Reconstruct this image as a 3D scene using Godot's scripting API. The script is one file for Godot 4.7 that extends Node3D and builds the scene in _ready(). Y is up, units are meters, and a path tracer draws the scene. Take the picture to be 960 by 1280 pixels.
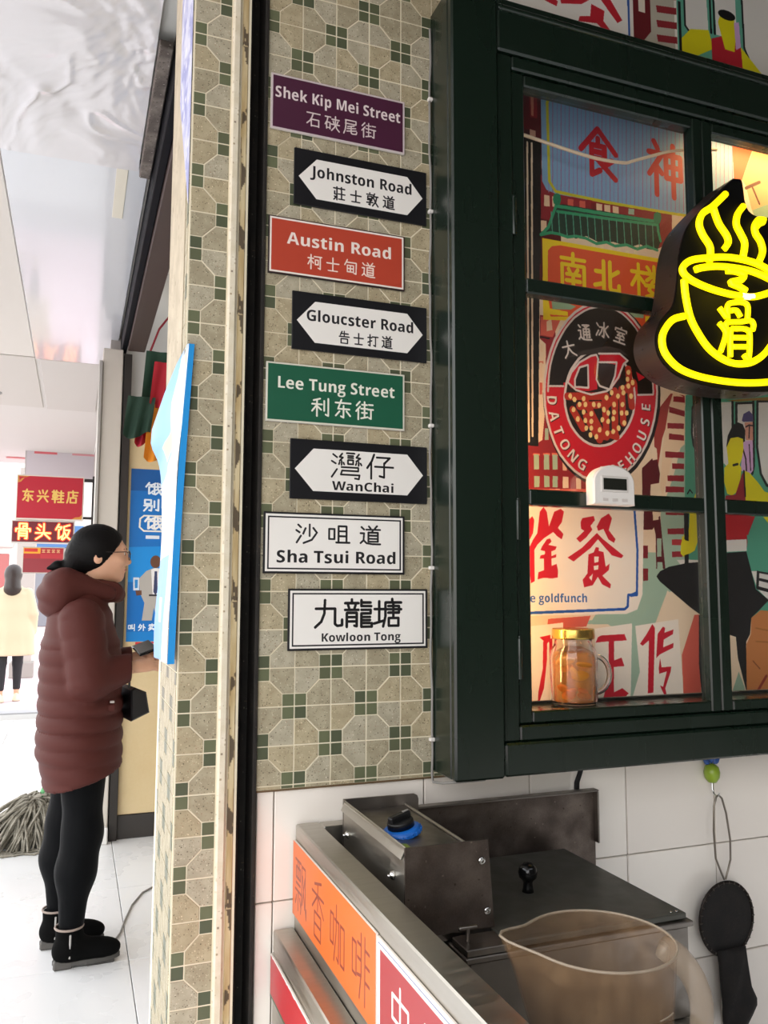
extends Node3D
# A tiled street corner: a pier and a wall of street plates, a green display cabinet, a counter with a fryer,
# and the arcade with two passers-by beyond. Units are metres; wall_back lies in z = 0 and the floor in y = 0.

var taken := {}
var M := {}
var rng := RandomNumberGenerator.new()

# ---------------------------------------------------------------- mesh collector
class MB:
	var v := PackedVector3Array()
	var n := PackedVector3Array()
	var t := PackedVector2Array()
	var ix := PackedInt32Array()
	var xf := Transform3D()

	func put(p, nn, uv = Vector2.ZERO):
		v.append(xf * p)
		n.append((xf.basis * nn).normalized())
		t.append(uv)
		return v.size() - 1

	# corners run counter-clockwise when seen from outside
	func tri(a, b, c):
		var nn = (b - a).cross(c - a)
		if nn.length() < 1e-14:
			return
		var i = put(a, nn); put(b, nn); put(c, nn)
		ix.append_array([i, i + 2, i + 1])

	func quad(a, b, c, d, uv = false):
		var nn = (b - a).cross(c - a) + (c - a).cross(d - a)
		if nn.length() < 1e-14:
			return
		var i = put(a, nn, Vector2(0, 1)); put(b, nn, Vector2(1, 1)); put(c, nn, Vector2(1, 0)); put(d, nn, Vector2(0, 0))
		ix.append_array([i, i + 2, i + 1, i, i + 3, i + 2])

	func box(c, s, b = 0.0):
		var h = s * 0.5
		b = minf(b, minf(h.x, minf(h.y, h.z)) * 0.9)
		if b <= 0.0:
			for f in [[0, 1, 2], [1, 2, 0], [2, 0, 1]]:
				for sg in [-1.0, 1.0]:
					var o = Vector3(); o[f[0]] = h[f[0]] * sg
					var u = Vector3(); u[f[1]] = h[f[1]]
					var w = Vector3(); w[f[2]] = h[f[2]] * sg
					quad(c + o - u - w, c + o + u - w, c + o + u + w, c + o - u + w)
			return
		for f in [[0, 1, 2], [1, 2, 0], [2, 0, 1]]:
			for sg in [-1.0, 1.0]:
				var o = Vector3(); o[f[0]] = h[f[0]] * sg
				var u = Vector3(); u[f[1]] = h[f[1]] - b
				var w = Vector3(); w[f[2]] = (h[f[2]] - b) * sg
				quad(c + o - u - w, c + o + u - w, c + o + u + w, c + o - u + w)
		for f in [[0, 1, 2], [1, 2, 0], [2, 0, 1]]:
			for s1 in [-1.0, 1.0]:
				for s2 in [-1.0, 1.0]:
					var a = Vector3(); a[f[0]] = h[f[0]] * s1; a[f[1]] = (h[f[1]] - b) * s2
					var d = Vector3(); d[f[0]] = (h[f[0]] - b) * s1; d[f[1]] = h[f[1]] * s2
					var w = Vector3(); w[f[2]] = h[f[2]] - b
					if s1 * s2 > 0.0:
						quad(c + a - w, c + d - w, c + d + w, c + a + w)
					else:
						quad(c + a - w, c + a + w, c + d + w, c + d - w)
		for sx in [-1.0, 1.0]:
			for sy in [-1.0, 1.0]:
				for sz in [-1.0, 1.0]:
					var p1 = c + Vector3(h.x * sx, (h.y - b) * sy, (h.z - b) * sz)
					var p2 = c + Vector3((h.x - b) * sx, h.y * sy, (h.z - b) * sz)
					var p3 = c + Vector3((h.x - b) * sx, (h.y - b) * sy, h.z * sz)
					if sx * sy * sz > 0.0:
						tri(p1, p2, p3)
					else:
						tri(p1, p3, p2)

	func mm(lo, hi, b = 0.0):
		box((lo + hi) * 0.5, hi - lo, b)

	# a smooth grid of points: rows of equal length
	func grid(rows, wrap_u = false, wrap_v = false, uv = false):
		var nr = rows.size()
		var nc = rows[0].size()
		var base = v.size()
		for i in nr:
			for j in nc:
				var jm = (j - 1 + nc) % nc if wrap_u else maxi(j - 1, 0)
				var jp = (j + 1) % nc if wrap_u else mini(j + 1, nc - 1)
				var im = (i - 1 + nr) % nr if wrap_v else maxi(i - 1, 0)
				var ip = (i + 1) % nr if wrap_v else mini(i + 1, nr - 1)
				var du = rows[i][jp] - rows[i][jm]
				var dv = rows[ip][j] - rows[im][j]
				var nn = du.cross(dv)
				if nn.length() < 1e-14:
					var alt = ip if i < nr / 2 else im
					du = rows[alt][jp] - rows[alt][jm]
					nn = du.cross(dv)
				if nn.length() < 1e-14:
					nn = Vector3.UP
				put(rows[i][j], nn, Vector2(float(j) / maxi(nc - 1, 1), float(i) / maxi(nr - 1, 1)))
		for i in (nr if wrap_v else nr - 1):
			for j in (nc if wrap_u else nc - 1):
				var a = base + i * nc + j
				var b = base + i * nc + (j + 1) % nc
				var c = base + ((i + 1) % nr) * nc + (j + 1) % nc
				var d = base + ((i + 1) % nr) * nc + j
				ix.append_array([a, c, b, a, d, c])

	# profile of Vector2(radius, height) turned round y; from bottom to top on the outside
	func lathe(prof, seg = 24, at = Vector3.ZERO, sq = Vector2.ONE):
		var rows = []
		for p in prof:
			var r = []
			for k in seg:
				var a = -TAU * k / seg
				r.append(at + Vector3(cos(a) * p.x * sq.x, p.y, sin(a) * p.x * sq.y))
			rows.append(r)
		grid(rows, true)

	func tube(pts, rad, seg = 8, closed = false, flat = 1.0):
		var rows = []
		var np = pts.size()
		var up = Vector3.UP
		for i in np:
			var d = (pts[(i + 1) % np] - pts[(i - 1 + np) % np]) if closed else (pts[mini(i + 1, np - 1)] - pts[maxi(i - 1, 0)])
			d = d.normalized()
			var s = d.cross(up)
			if s.length() < 0.1:
				s = d.cross(Vector3.RIGHT if absf(d.x) < 0.9 else Vector3.FORWARD)
			s = s.normalized()
			up = s.cross(d).normalized()
			var r = rad[i] if rad is Array else rad
			var row = []
			for k in seg:
				var a = TAU * k / seg
				row.append(pts[i] + s * cos(a) * r + up * sin(a) * r * flat)
			rows.append(row)
		if not closed:
			var c0 = []; var c1 = []
			for k in seg:
				c0.append(pts[0]); c1.append(pts[np - 1])
			rows.push_front(c0); rows.append(c1)
		grid(rows, true, closed)

	# flat outline (x, y) given thickness from z0 up to z1; b is a chamfer of the front edge (convex outlines)
	func prism(poly, z0, z1, b = 0.0):
		var p = PackedVector2Array(poly)
		if Geometry2D.is_polygon_clockwise(p):
			p.reverse()
		var m = p.size()
		var q = p.duplicate()
		if b > 0.0:
			for i in m:
				var d0 = (p[i] - p[(i - 1 + m) % m]).normalized()
				var d1 = (p[(i + 1) % m] - p[i]).normalized()
				var n0 = Vector2(-d0.y, d0.x); var n1 = Vector2(-d1.y, d1.x)
				var bis = n0 + n1
				q[i] = p[i] + bis * (b / maxf(0.3, bis.dot(n0)))
		var idx = Geometry2D.triangulate_polygon(q)
		for k in range(0, idx.size(), 3):
			var a = q[idx[k]]; var bb = q[idx[k + 1]]; var c = q[idx[k + 2]]
			if (bb - a).cross(c - a) < 0.0:
				var sw = bb; bb = c; c = sw
			tri(Vector3(a.x, a.y, z1), Vector3(bb.x, bb.y, z1), Vector3(c.x, c.y, z1))
			tri(Vector3(a.x, a.y, z0), Vector3(c.x, c.y, z0), Vector3(bb.x, bb.y, z0))
		for i in m:
			var j = (i + 1) % m
			var zs = z1 - b
			quad(Vector3(p[i].x, p[i].y, z0), Vector3(p[j].x, p[j].y, z0), Vector3(p[j].x, p[j].y, zs), Vector3(p[i].x, p[i].y, zs))
			if b > 0.0:
				quad(Vector3(p[i].x, p[i].y, zs), Vector3(p[j].x, p[j].y, zs), Vector3(q[j].x, q[j].y, z1), Vector3(q[i].x, q[i].y, z1))

	# surface nets of a distance function
	func nets(f, lo, hi, cell):
		var nx = int(ceil((hi.x - lo.x) / cell)) + 1
		var ny = int(ceil((hi.y - lo.y) / cell)) + 1
		var nz = int(ceil((hi.z - lo.z) / cell)) + 1
		var val = PackedFloat32Array()
		val.resize(nx * ny * nz)
		var i = 0
		for z in nz:
			for y in ny:
				var x = 0
				while x < nx:
					var d = f.call(lo + Vector3(x, y, z) * cell)
					val[i] = d
					i += 1; x += 1
					var skip = int(d / cell * 0.7) - 1 if d > 0.0 else 0   # far outside: step over cells that the surface cannot reach
					while skip > 0 and x < nx:
						val[i] = d * 0.3
						i += 1; x += 1; skip -= 1
		var id = PackedInt32Array()
		id.resize(nx * ny * nz)
		id.fill(-1)
		var sy = nx
		var sz = nx * ny
		var first = v.size()
		var off = [0, 1, sy, sy + 1, sz, sz + 1, sz + sy, sz + sy + 1]
		var ed = [[0, 1], [2, 3], [4, 5], [6, 7], [0, 2], [1, 3], [4, 6], [5, 7], [0, 4], [1, 5], [2, 6], [3, 7]]
		for z in nz - 1:
			for y in ny - 1:
				for x in nx - 1:
					var o = x + y * sy + z * sz
					var neg = 0
					for k in 8:
						if val[o + off[k]] < 0.0:
							neg += 1
					if neg == 0 or neg == 8:
						continue
					var s = Vector3(); var c = 0
					for e in ed:
						var a = val[o + off[e[0]]]; var b = val[o + off[e[1]]]
						if (a < 0.0) != (b < 0.0):
							var w = a / (a - b)
							var pa = Vector3(e[0] & 1, (e[0] >> 1) & 1, e[0] >> 2)
							var pb = Vector3(e[1] & 1, (e[1] >> 1) & 1, e[1] >> 2)
							s += pa.lerp(pb, w); c += 1
					id[o] = v.size()
					v.append(xf * (lo + (Vector3(x, y, z) + s / c) * cell))
					n.append(Vector3.ZERO)
					t.append(Vector2.ZERO)
		for z in range(1, nz - 1):
			for y in range(1, ny - 1):
				for x in range(1, nx - 1):
					var o = x + y * sy + z * sz
					var a = val[o] < 0.0
					for ax in 3:
						var st = [1, sy, sz][ax]
						if a == (val[o + st] < 0.0):
							continue
						var s1 = [sy, sz, 1][ax]
						var s2 = [sz, 1, sy][ax]
						var q = [id[o - s1 - s2], id[o - s2], id[o], id[o - s1]]
						if q.min() < 0:
							continue
						if not a:
							q.reverse()
						var nn = (v[q[1]] - v[q[0]]).cross(v[q[2]] - v[q[0]]) + (v[q[2]] - v[q[0]]).cross(v[q[3]] - v[q[0]])
						for k in q:
							n[k] += nn
						ix.append_array([q[0], q[2], q[1], q[0], q[3], q[2]])
		for k in range(first, v.size()):
			n[k] = n[k].normalized()

	func mesh():
		var a = []
		a.resize(Mesh.ARRAY_MAX)
		a[Mesh.ARRAY_VERTEX] = v
		a[Mesh.ARRAY_NORMAL] = n
		a[Mesh.ARRAY_TEX_UV] = t
		a[Mesh.ARRAY_INDEX] = ix
		var m = ArrayMesh.new()
		m.add_surface_from_arrays(Mesh.PRIMITIVE_TRIANGLES, a)
		return m

# ---------------------------------------------------------------- flat print
class Print:
	var im: Image
	var k := 1.0        # pixels per millimetre
	func _init(w, h, per, col):
		k = per
		im = Image.create(int(w * per), int(h * per), false, Image.FORMAT_RGB8)
		im.fill(Color(col))
	func pp(l):
		var o = PackedVector2Array()
		for i in range(0, l.size(), 2):
			o.append(Vector2(l[i], l[i + 1]) * k)
		return o
	func fill(p, col):   # p in pixels
		var y0 = 1e9; var y1 = -1e9
		for q in p:
			y0 = minf(y0, q.y); y1 = maxf(y1, q.y)
		var m = p.size()
		for y in range(maxi(0, int(floor(y0))), mini(im.get_height() - 1, int(ceil(y1))) + 1):
			var yc = y + 0.5
			var xs = []
			for i in m:
				var a = p[i]; var b = p[(i + 1) % m]
				if (a.y <= yc) != (b.y <= yc):
					xs.append(a.x + (yc - a.y) / (b.y - a.y) * (b.x - a.x))
			xs.sort()
			for i in range(0, xs.size() - 1, 2):
				var x0 = maxi(0, int(round(xs[i]))); var x1 = mini(im.get_width(), int(round(xs[i + 1])))
				if x1 > x0:
					im.fill_rect(Rect2i(x0, y, x1 - x0, 1), col)
	func poly(l, col):
		fill(pp(l), Color(col))
	func rect(x, y, w, h, col):
		im.fill_rect(Rect2i(int(x * k), int(y * k), maxi(1, int(w * k)), maxi(1, int(h * k))), Color(col))
	func disc(x, y, rx, ry, col):
		var p = PackedVector2Array()
		for i in 32:
			p.append(Vector2(x + cos(TAU * i / 32) * rx, y + sin(TAU * i / 32) * ry) * k)
		fill(p, Color(col))
	func stroke_px(p, w, c, square = false):
		for i in p.size():
			if not square or (i > 0 and i < p.size() - 1):
				var q = PackedVector2Array()
				for j in 12:
					q.append(p[i] + Vector2.from_angle(TAU * j / 12) * w * 0.5)
				fill(q, c)
			if i + 1 < p.size():
				var d = (p[i + 1] - p[i]).normalized()
				var s = Vector2(-d.y, d.x) * w * 0.5
				fill(PackedVector2Array([p[i] + s, p[i + 1] + s, p[i + 1] - s, p[i] - s]), c)
	func line(l, w, col):
		stroke_px(pp(l), w * k, Color(col))
	# a character from its brush strokes, drawn in a box of w by h with its centre at (x, y)
	func han(strokes, x, y, w, h, thick, col, turn = 0.0, square = false):
		for s in strokes.split("|"):
			var f = s.split_floats(" ", false)
			var p = PackedVector2Array()
			for i in range(0, f.size() - 1, 2):
				var q = Vector2((f[i] - 50.0) / 100.0 * w, (f[i + 1] - 50.0) / 100.0 * h).rotated(turn)
				p.append((Vector2(x, y) + q) * k)
			stroke_px(p, thick * k, Color(col), square)
	# latin lettering: cap is the height of a capital, (x, y) the middle of the line
	func text(s, font, x, y, cap, width, col, turn = 0.0):
		var tm = TextMesh.new()
		tm.text = s; tm.font = font; tm.font_size = 64; tm.pixel_size = 0.01; tm.depth = 0.0; tm.curve_step = 2.0
		var ar = tm.get_mesh_arrays()
		var vs = ar[Mesh.ARRAY_VERTEX]
		if vs == null or vs.size() == 0:
			return
		var box = Rect2(vs[0].x, vs[0].y, 0, 0)
		for q in vs:
			box = box.expand(Vector2(q.x, q.y))
		var tc = TextMesh.new()
		tc.text = "H"; tc.font = font; tc.font_size = 64; tc.pixel_size = 0.01; tc.depth = 0.0
		var hy0 = 1e9; var hy1 = -1e9
		for q in tc.get_mesh_arrays()[Mesh.ARRAY_VERTEX]:
			hy0 = minf(hy0, q.y); hy1 = maxf(hy1, q.y)
		var sy = cap / (hy1 - hy0)
		var sx = width / box.size.x if width > 0.0 else sy
		var c = Vector2(box.get_center().x, (hy0 + hy1) * 0.5)
		var idx = ar[Mesh.ARRAY_INDEX]
		var cnt = idx.size() if idx != null else vs.size()
		for i in range(0, cnt - 2, 3):
			var p = PackedVector2Array()
			for j in 3:
				var q = vs[idx[i + j] if idx != null else i + j]
				p.append((Vector2(x, y) + Vector2((q.x - c.x) * sx, -(q.y - c.y) * sy).rotated(turn)) * k)
			fill(p, Color(col))
	func tex():
		return ImageTexture.create_from_image(im)

# ---------------------------------------------------------------- naming helpers
func numbered(called):
	var c = taken.get(called, 0)
	taken[called] = c + 1
	return called if c == 0 else "%s_%03d" % [called, c]

func tag(o, label, category, group = ""):
	o.set_meta("label", label)
	o.set_meta("category", category)
	if group:
		o.set_meta("group", group)
	return o

func thing(called, label, category, at = Vector3.ZERO, group = ""):
	var o = Node3D.new()
	o.name = numbered(called)
	add_child(o)
	o.position = at
	return tag(o, label, category, group)

func part(called, mb, m, parent, at = Vector3.ZERO):
	var o = MeshInstance3D.new()
	o.mesh = mb if mb is Mesh else mb.mesh()
	o.material_override = m
	o.name = called if parent != self else numbered(called)
	parent.add_child(o, true)
	o.position = at
	return o

func struct(called, mb, m):
	var o = part(called, mb, m, self)
	o.set_meta("kind", "structure")
	return o

# ---------------------------------------------------------------- materials
func mat(col, rough = 0.6, metal = 0.0):
	var m = StandardMaterial3D.new()
	m.albedo_color = Color(col)
	m.roughness = rough
	m.metallic = metal
	return m

func speckled(size, base, tint, amount, dots, seed_):
	# a matt ground of two tones with scattered grains
	rng.seed = seed_
	var fn = FastNoiseLite.new()
	fn.seed = seed_; fn.frequency = 0.02; fn.fractal_octaves = 3
	var im = Image.create(size, size, false, Image.FORMAT_RGB8)
	var a = Color(base); var b = Color(tint)
	var nz = fn.get_seamless_image(size, size)
	for y in size:
		for x in size:
			im.set_pixel(x, y, a.lerp(b, clampf((nz.get_pixel(x, y).r - 0.5) * amount + 0.5 + rng.randf_range(-0.16, 0.16), 0, 1)))
	for d in dots:
		for i in d[0]:
			var s = rng.randi_range(1, d[2])
			im.fill_rect(Rect2i(rng.randi_range(0, size - 4), rng.randi_range(0, size - 4), s, rng.randi_range(1, d[2])), Color(d[1]).lerp(a, rng.randf() * 0.6))
	return ImageTexture.create_from_image(im)

func triplanar(m, tex, per_metre):
	m.albedo_texture = tex
	m.uv1_triplanar = true
	m.uv1_world_triplanar = true
	m.uv1_scale = Vector3.ONE * per_metre
	return m

func noise_tex(freq, lo, hi, size = 256, seed_ = 1, stretch = Vector2.ONE):
	var fn = FastNoiseLite.new()
	fn.seed = seed_; fn.frequency = freq; fn.fractal_octaves = 4
	var im = Image.create(size, size, false, Image.FORMAT_RGB8)
	for y in size:
		for x in size:
			var q = clampf(fn.get_noise_2d(x * stretch.x, y * stretch.y) * 0.9 + 0.5, 0, 1)
			q = lerpf(lo, hi, q)
			im.set_pixel(x, y, Color(q, q, q))
	return ImageTexture.create_from_image(im)

func rough_map(m, tex, per_metre):
	m.roughness = 1.0
	m.roughness_texture = tex
	m.uv1_triplanar = true
	m.uv1_world_triplanar = true
	m.uv1_scale = Vector3.ONE * per_metre
	return m

func relief(m, tex, cm):
	m.heightmap_enabled = true
	m.heightmap_texture = tex
	m.heightmap_scale = cm
	return m

func printed(tex, rough = 0.4):
	var m = mat("ffffff", rough)
	m.albedo_texture = tex
	m.texture_repeat = false
	return m

func glow(col, energy):
	var m = mat(col, 0.5)
	m.emission_enabled = true
	m.emission = Color(col)
	m.emission_energy_multiplier = energy
	return m

# ---------------------------------------------------------------- distance functions
static func cone(p, a, b, ra, rb):
	var ab = b - a
	var h = clampf((p - a).dot(ab) / ab.length_squared(), 0.0, 1.0)
	return (p - a - ab * h).length() - lerpf(ra, rb, h)

static func smin(a, b, k):
	var h = maxf(k - absf(a - b), 0.0) / k
	return minf(a, b) - h * h * k * 0.25

static func egg(p, c, r):
	var q = (p - c) / r
	var k0 = q.length()
	if k0 < 1e-6:
		return -minf(r.x, minf(r.y, r.z))
	return k0 * (k0 - 1.0) / (q / r).length()

# a column of oval slices [y, centre x, half depth x, half width z]
static func slices(p, s):
	var y = clampf(p.y, s[0][0], s[s.size() - 1][0])
	var i = 0
	while i < s.size() - 2 and s[i + 1][0] < y:
		i += 1
	var f = clampf((y - s[i][0]) / (s[i + 1][0] - s[i][0]), 0.0, 1.0)
	f = f * f * (3.0 - 2.0 * f)
	var cx = lerpf(s[i][1], s[i + 1][1], f)
	var a = lerpf(s[i][2], s[i + 1][2], f)
	var b = lerpf(s[i][3], s[i + 1][3], f)
	var q = Vector2((p.x - cx) / a, p.z / b)
	var d = (q.length() - 1.0) * minf(a, b)
	var dy = absf(p.y - y)
	return d if dy == 0.0 else Vector2(maxf(d, 0.0), dy).length()

# ---------------------------------------------------------------- brush strokes of the characters, on a square of 100
const HAN = {
	"shi_stone": "8 15 92 15|48 15 40 40 28 60 8 78|36 52 36 92|36 52 84 52 84 92|36 88 84 88",
	"xia": "4 16 40 16|22 16 16 42 4 62|14 48 14 86|14 48 36 48 36 86|14 80 36 80|48 26 96 26|56 36 62 50|88 36 82 50|44 56 98 56|72 8 72 50 66 72 46 94|73 58 80 78 97 94",
	"wei": "16 12 86 12 86 32|16 32 86 32|18 12 18 50 14 72 5 94|74 40 32 50|28 62 84 54|26 78 88 68|54 46 54 84 60 90 88 88 92 76",
	"jie": "24 6 6 26|26 30 4 54|16 46 16 94|36 20 64 20|50 6 50 40|32 40 68 40|36 60 64 60|50 46 50 84|32 88 68 80|74 18 96 18|70 42 98 42|86 42 86 88 76 84",
	"zhuang": "6 14 94 14|32 4 32 26|68 4 68 26|14 36 14 56|32 28 32 94|14 56 32 56|12 72 32 72|22 72 18 84 8 94|44 52 96 52|70 32 70 86|48 88 92 88",
	"shi_scholar": "8 42 92 42|50 8 50 88|18 88 82 88",
	"dun": "4 16 54 16|28 4 28 16|12 28 46 28 46 44 12 44 12 28|10 54 46 54 30 66|30 64 30 90 20 86|4 74 54 70|68 6 54 40|62 26 96 26|86 26 78 62 52 94|62 40 76 68 97 94",
	"dao": "44 6 52 16|82 4 72 16|32 22 96 22|64 22 58 36|42 36 86 36 86 80 42 80 42 36|42 51 86 51|42 66 86 66|10 10 22 22|6 40 22 40 20 74|20 74 6 88|20 74 34 88 60 92 97 92",
	"ke": "4 28 42 28|24 6 24 94|23 32 4 66|26 40 40 56|46 16 98 16|54 36 74 36 74 64 54 64 54 36|88 16 88 90 74 84",
	"dian_suburb": "26 4 8 38|20 20 90 20 88 88 74 84|26 38 70 38 70 78 26 78 26 38|48 38 48 78|26 58 70 58",
	"gao": "30 6 16 32|22 22 86 22|50 4 50 44|6 44 94 44|22 60 80 60 80 92 22 92 22 60",
	"da_hit": "4 28 40 28|24 6 24 90 10 84|4 64 40 50|46 20 97 20|74 20 74 90 58 84",
	"li": "46 8 12 18|4 36 56 36|30 14 30 94|29 40 4 70|32 46 52 62|68 18 68 66|90 6 90 90 76 84",
	"dong": "10 20 92 20|42 4 24 50 86 50|54 34 54 92 40 86|32 62 12 84|70 60 90 82",
	"wan": "8 12 20 22|4 36 16 44|4 92 20 64|36 8 28 20 38 22 28 34|34 34 34 48|28 40 26 46|40 40 42 46|50 6 74 6|54 15 70 15|54 22 70 22|54 30 70 30 70 44 54 44 54 30|88 8 80 20 92 22 80 34|87 34 87 48|80 40 78 46|93 40 96 46|34 56 86 56 86 68 36 68 32 82 90 82 88 96 76 94",
	"zai": "30 6 22 30 6 56|20 34 20 94|40 16 86 16 66 38|66 36 66 88 50 84|34 50 98 50",
	"sha": "12 8 24 20|4 34 18 44|6 92 24 60|62 6 62 60|44 24 34 50|78 22 94 44|90 50 72 78 36 94",
	"ju": "6 24 30 24 30 72 6 72 6 24|48 10 84 10 84 86|48 10 48 86|48 34 84 34|48 58 84 58|38 88 98 88",
	"jiu": "8 34 72 34 72 84 80 90 96 88 96 70|38 6 36 50 26 76 6 94",
	"long": "4 16 50 16|27 4 27 16|14 22 18 34|40 22 36 34|4 38 50 38|10 48 10 94|10 48 44 48 44 92 36 90|10 62 44 62|10 76 44 76|60 6 60 26 94 26|60 14 92 14|60 38 92 38 92 50 60 50 60 94 96 94 96 82|66 62 90 62|66 72 90 72|66 82 90 82",
	"tang": "4 36 36 36|20 10 20 78|2 84 38 74|66 2 66 14|42 14 98 14|42 14 42 60 34 94|52 26 90 26 90 48|46 37 98 37|52 48 90 48|70 18 70 62|54 66 88 66 88 92 54 92 54 66",
	"shi_eat": "50 4 8 48|50 4 94 46|50 22 50 32|34 36 66 36 66 60 36 60|36 48 66 48|34 36 34 92 54 82|84 60 62 74|48 62 92 94",
	"shen": "22 4 32 16|8 24 44 24 8 62|27 46 27 96|30 48 42 58|54 24 94 24 94 64 54 64 54 24|54 44 94 44|74 6 74 96",
	"nan": "10 18 90 18|50 4 50 34|12 34 88 34 88 92 78 90|12 34 12 94|34 44 40 54|66 44 58 54|28 58 72 58|26 74 74 74|50 58 50 92",
	"bei": "38 8 38 92|10 38 38 38|6 78 38 70|62 8 62 82 68 88 94 88 94 72|92 32 62 48",
	"lou": "4 28 42 28|24 6 24 94|23 32 4 66|26 40 40 56|50 10 58 20|92 10 84 20|46 28 98 28|71 6 71 48|68 32 48 48|74 32 96 48|44 62 98 62|66 50 54 74 84 94|86 64 74 82 46 94",
	"da_big": "8 34 92 34|50 6 48 46 34 72 8 94|50 44 66 72 94 94",
	"tong": "38 10 86 10 64 22|52 16 62 26|42 32 42 82|42 32 86 32 86 80 78 78|42 48 86 48|42 64 86 64|64 32 64 82|10 10 22 22|6 40 22 40 20 74|20 74 6 88|20 74 34 88 60 92 97 92",
	"bing": "8 14 20 28|6 84 22 54|62 6 62 90 50 84|30 34 52 34 44 58 28 80|92 22 70 44|66 40 78 64 97 84",
	"shi_room": "50 2 50 12|8 26 8 14 92 14 92 26|22 34 80 34|46 36 28 54 74 50|64 42 80 58|20 70 80 70|50 58 50 92|8 92 92 92",
	"gu": "28 6 72 6 72 34|28 6 28 34|50 20 72 20|50 20 50 34|8 50 8 36 92 36 92 50|26 48 26 96|26 48 74 48 74 92 64 90|26 62 74 62|26 76 74 76",
	"tou": "24 10 38 22|14 30 30 42|6 58 94 58|54 4 54 50 40 74 8 94|58 62 92 90",
	"fan": "24 4 6 36|16 20 42 20 34 34|24 36 24 88 44 74|90 8 56 18|56 18 56 54 44 92|56 38 90 38 78 70 50 94|60 50 74 76 97 94",
	"e": "24 4 6 36|16 20 40 20 34 34|24 36 24 88 42 74|62 6 46 16|44 34 98 34|56 12 56 90 46 86|44 68 68 56|74 6 76 50 96 92|96 52 80 74 62 92|86 10 94 22",
	"le": "12 14 86 14 54 40|54 40 54 88 38 82",
	"bie": "10 10 46 10 46 40 10 40 10 10|6 54 52 54 48 92 36 88|28 42 26 64 6 94|66 18 66 66|90 6 90 90 76 84",
	"jiao": "8 20 36 20 36 68 8 68 8 20|54 12 54 70 76 60|84 6 84 96",
	"xing": "18 12 28 32|46 6 52 28|84 8 68 36|6 52 94 52|36 62 10 92|64 62 90 92",
	"xie": "4 16 50 16|16 4 16 28|38 4 38 28|16 28 38 28|10 38 44 38 44 56 10 56 10 38|4 70 52 70|27 28 27 96|58 22 96 22|77 6 77 42|54 42 98 42|58 66 96 66|77 48 77 90|52 92 99 92",
	"dian_shop": "52 2 52 14|14 14 94 14|16 14 16 56 4 94|54 24 54 56|54 38 88 38|32 56 80 56 80 92 32 92 32 56",
	"piao": "4 10 52 10|10 22 48 22 48 40 10 40 10 22|22 10 22 40|36 10 36 40|10 50 46 50|4 62 54 62|29 62 29 94|14 72 6 86|42 72 52 84|60 12 60 60 52 94|60 12 90 12 90 76 98 92 99 76|66 28 86 78|86 28 64 76",
	"xiang": "76 4 26 14|6 28 94 28|50 10 50 52|46 30 8 54|54 30 94 54|26 58 74 58 74 96 26 96 26 58|26 76 74 76",
	"ka": "4 26 24 26 24 70 4 70 4 26|32 30 60 30 58 88 46 84|44 8 42 50 28 92|70 30 94 30 94 86 70 86 70 30",
	"fei": "4 26 26 26 26 70 4 70 4 26|54 6 54 60 44 94|34 22 54 22|34 42 54 42|32 66 54 62|74 6 74 96|74 22 98 22|74 42 98 42|74 64 98 64",
	"zhong": "14 26 86 26 86 64 14 64 14 26|50 4 50 96",
	"xi": "6 12 94 12|12 34 88 34 88 92 12 92 12 34|38 12 38 46 26 62|62 12 62 58 78 62",
	"me": "50 4 14 50|72 30 30 82 86 76|70 60 92 92",
	"wai": "28 6 6 52|22 26 50 26 40 62 8 94|18 44 34 60|70 6 70 96|74 38 94 56",
	"mai": "14 14 86 14|50 2 50 26|8 30 92 30 84 44|26 44 38 52|18 54 30 62|6 70 94 70|54 40 48 72 8 96|58 76 90 94",
	"shang": "46 6 46 88|46 40 82 40|6 90 94 90",
}

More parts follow.
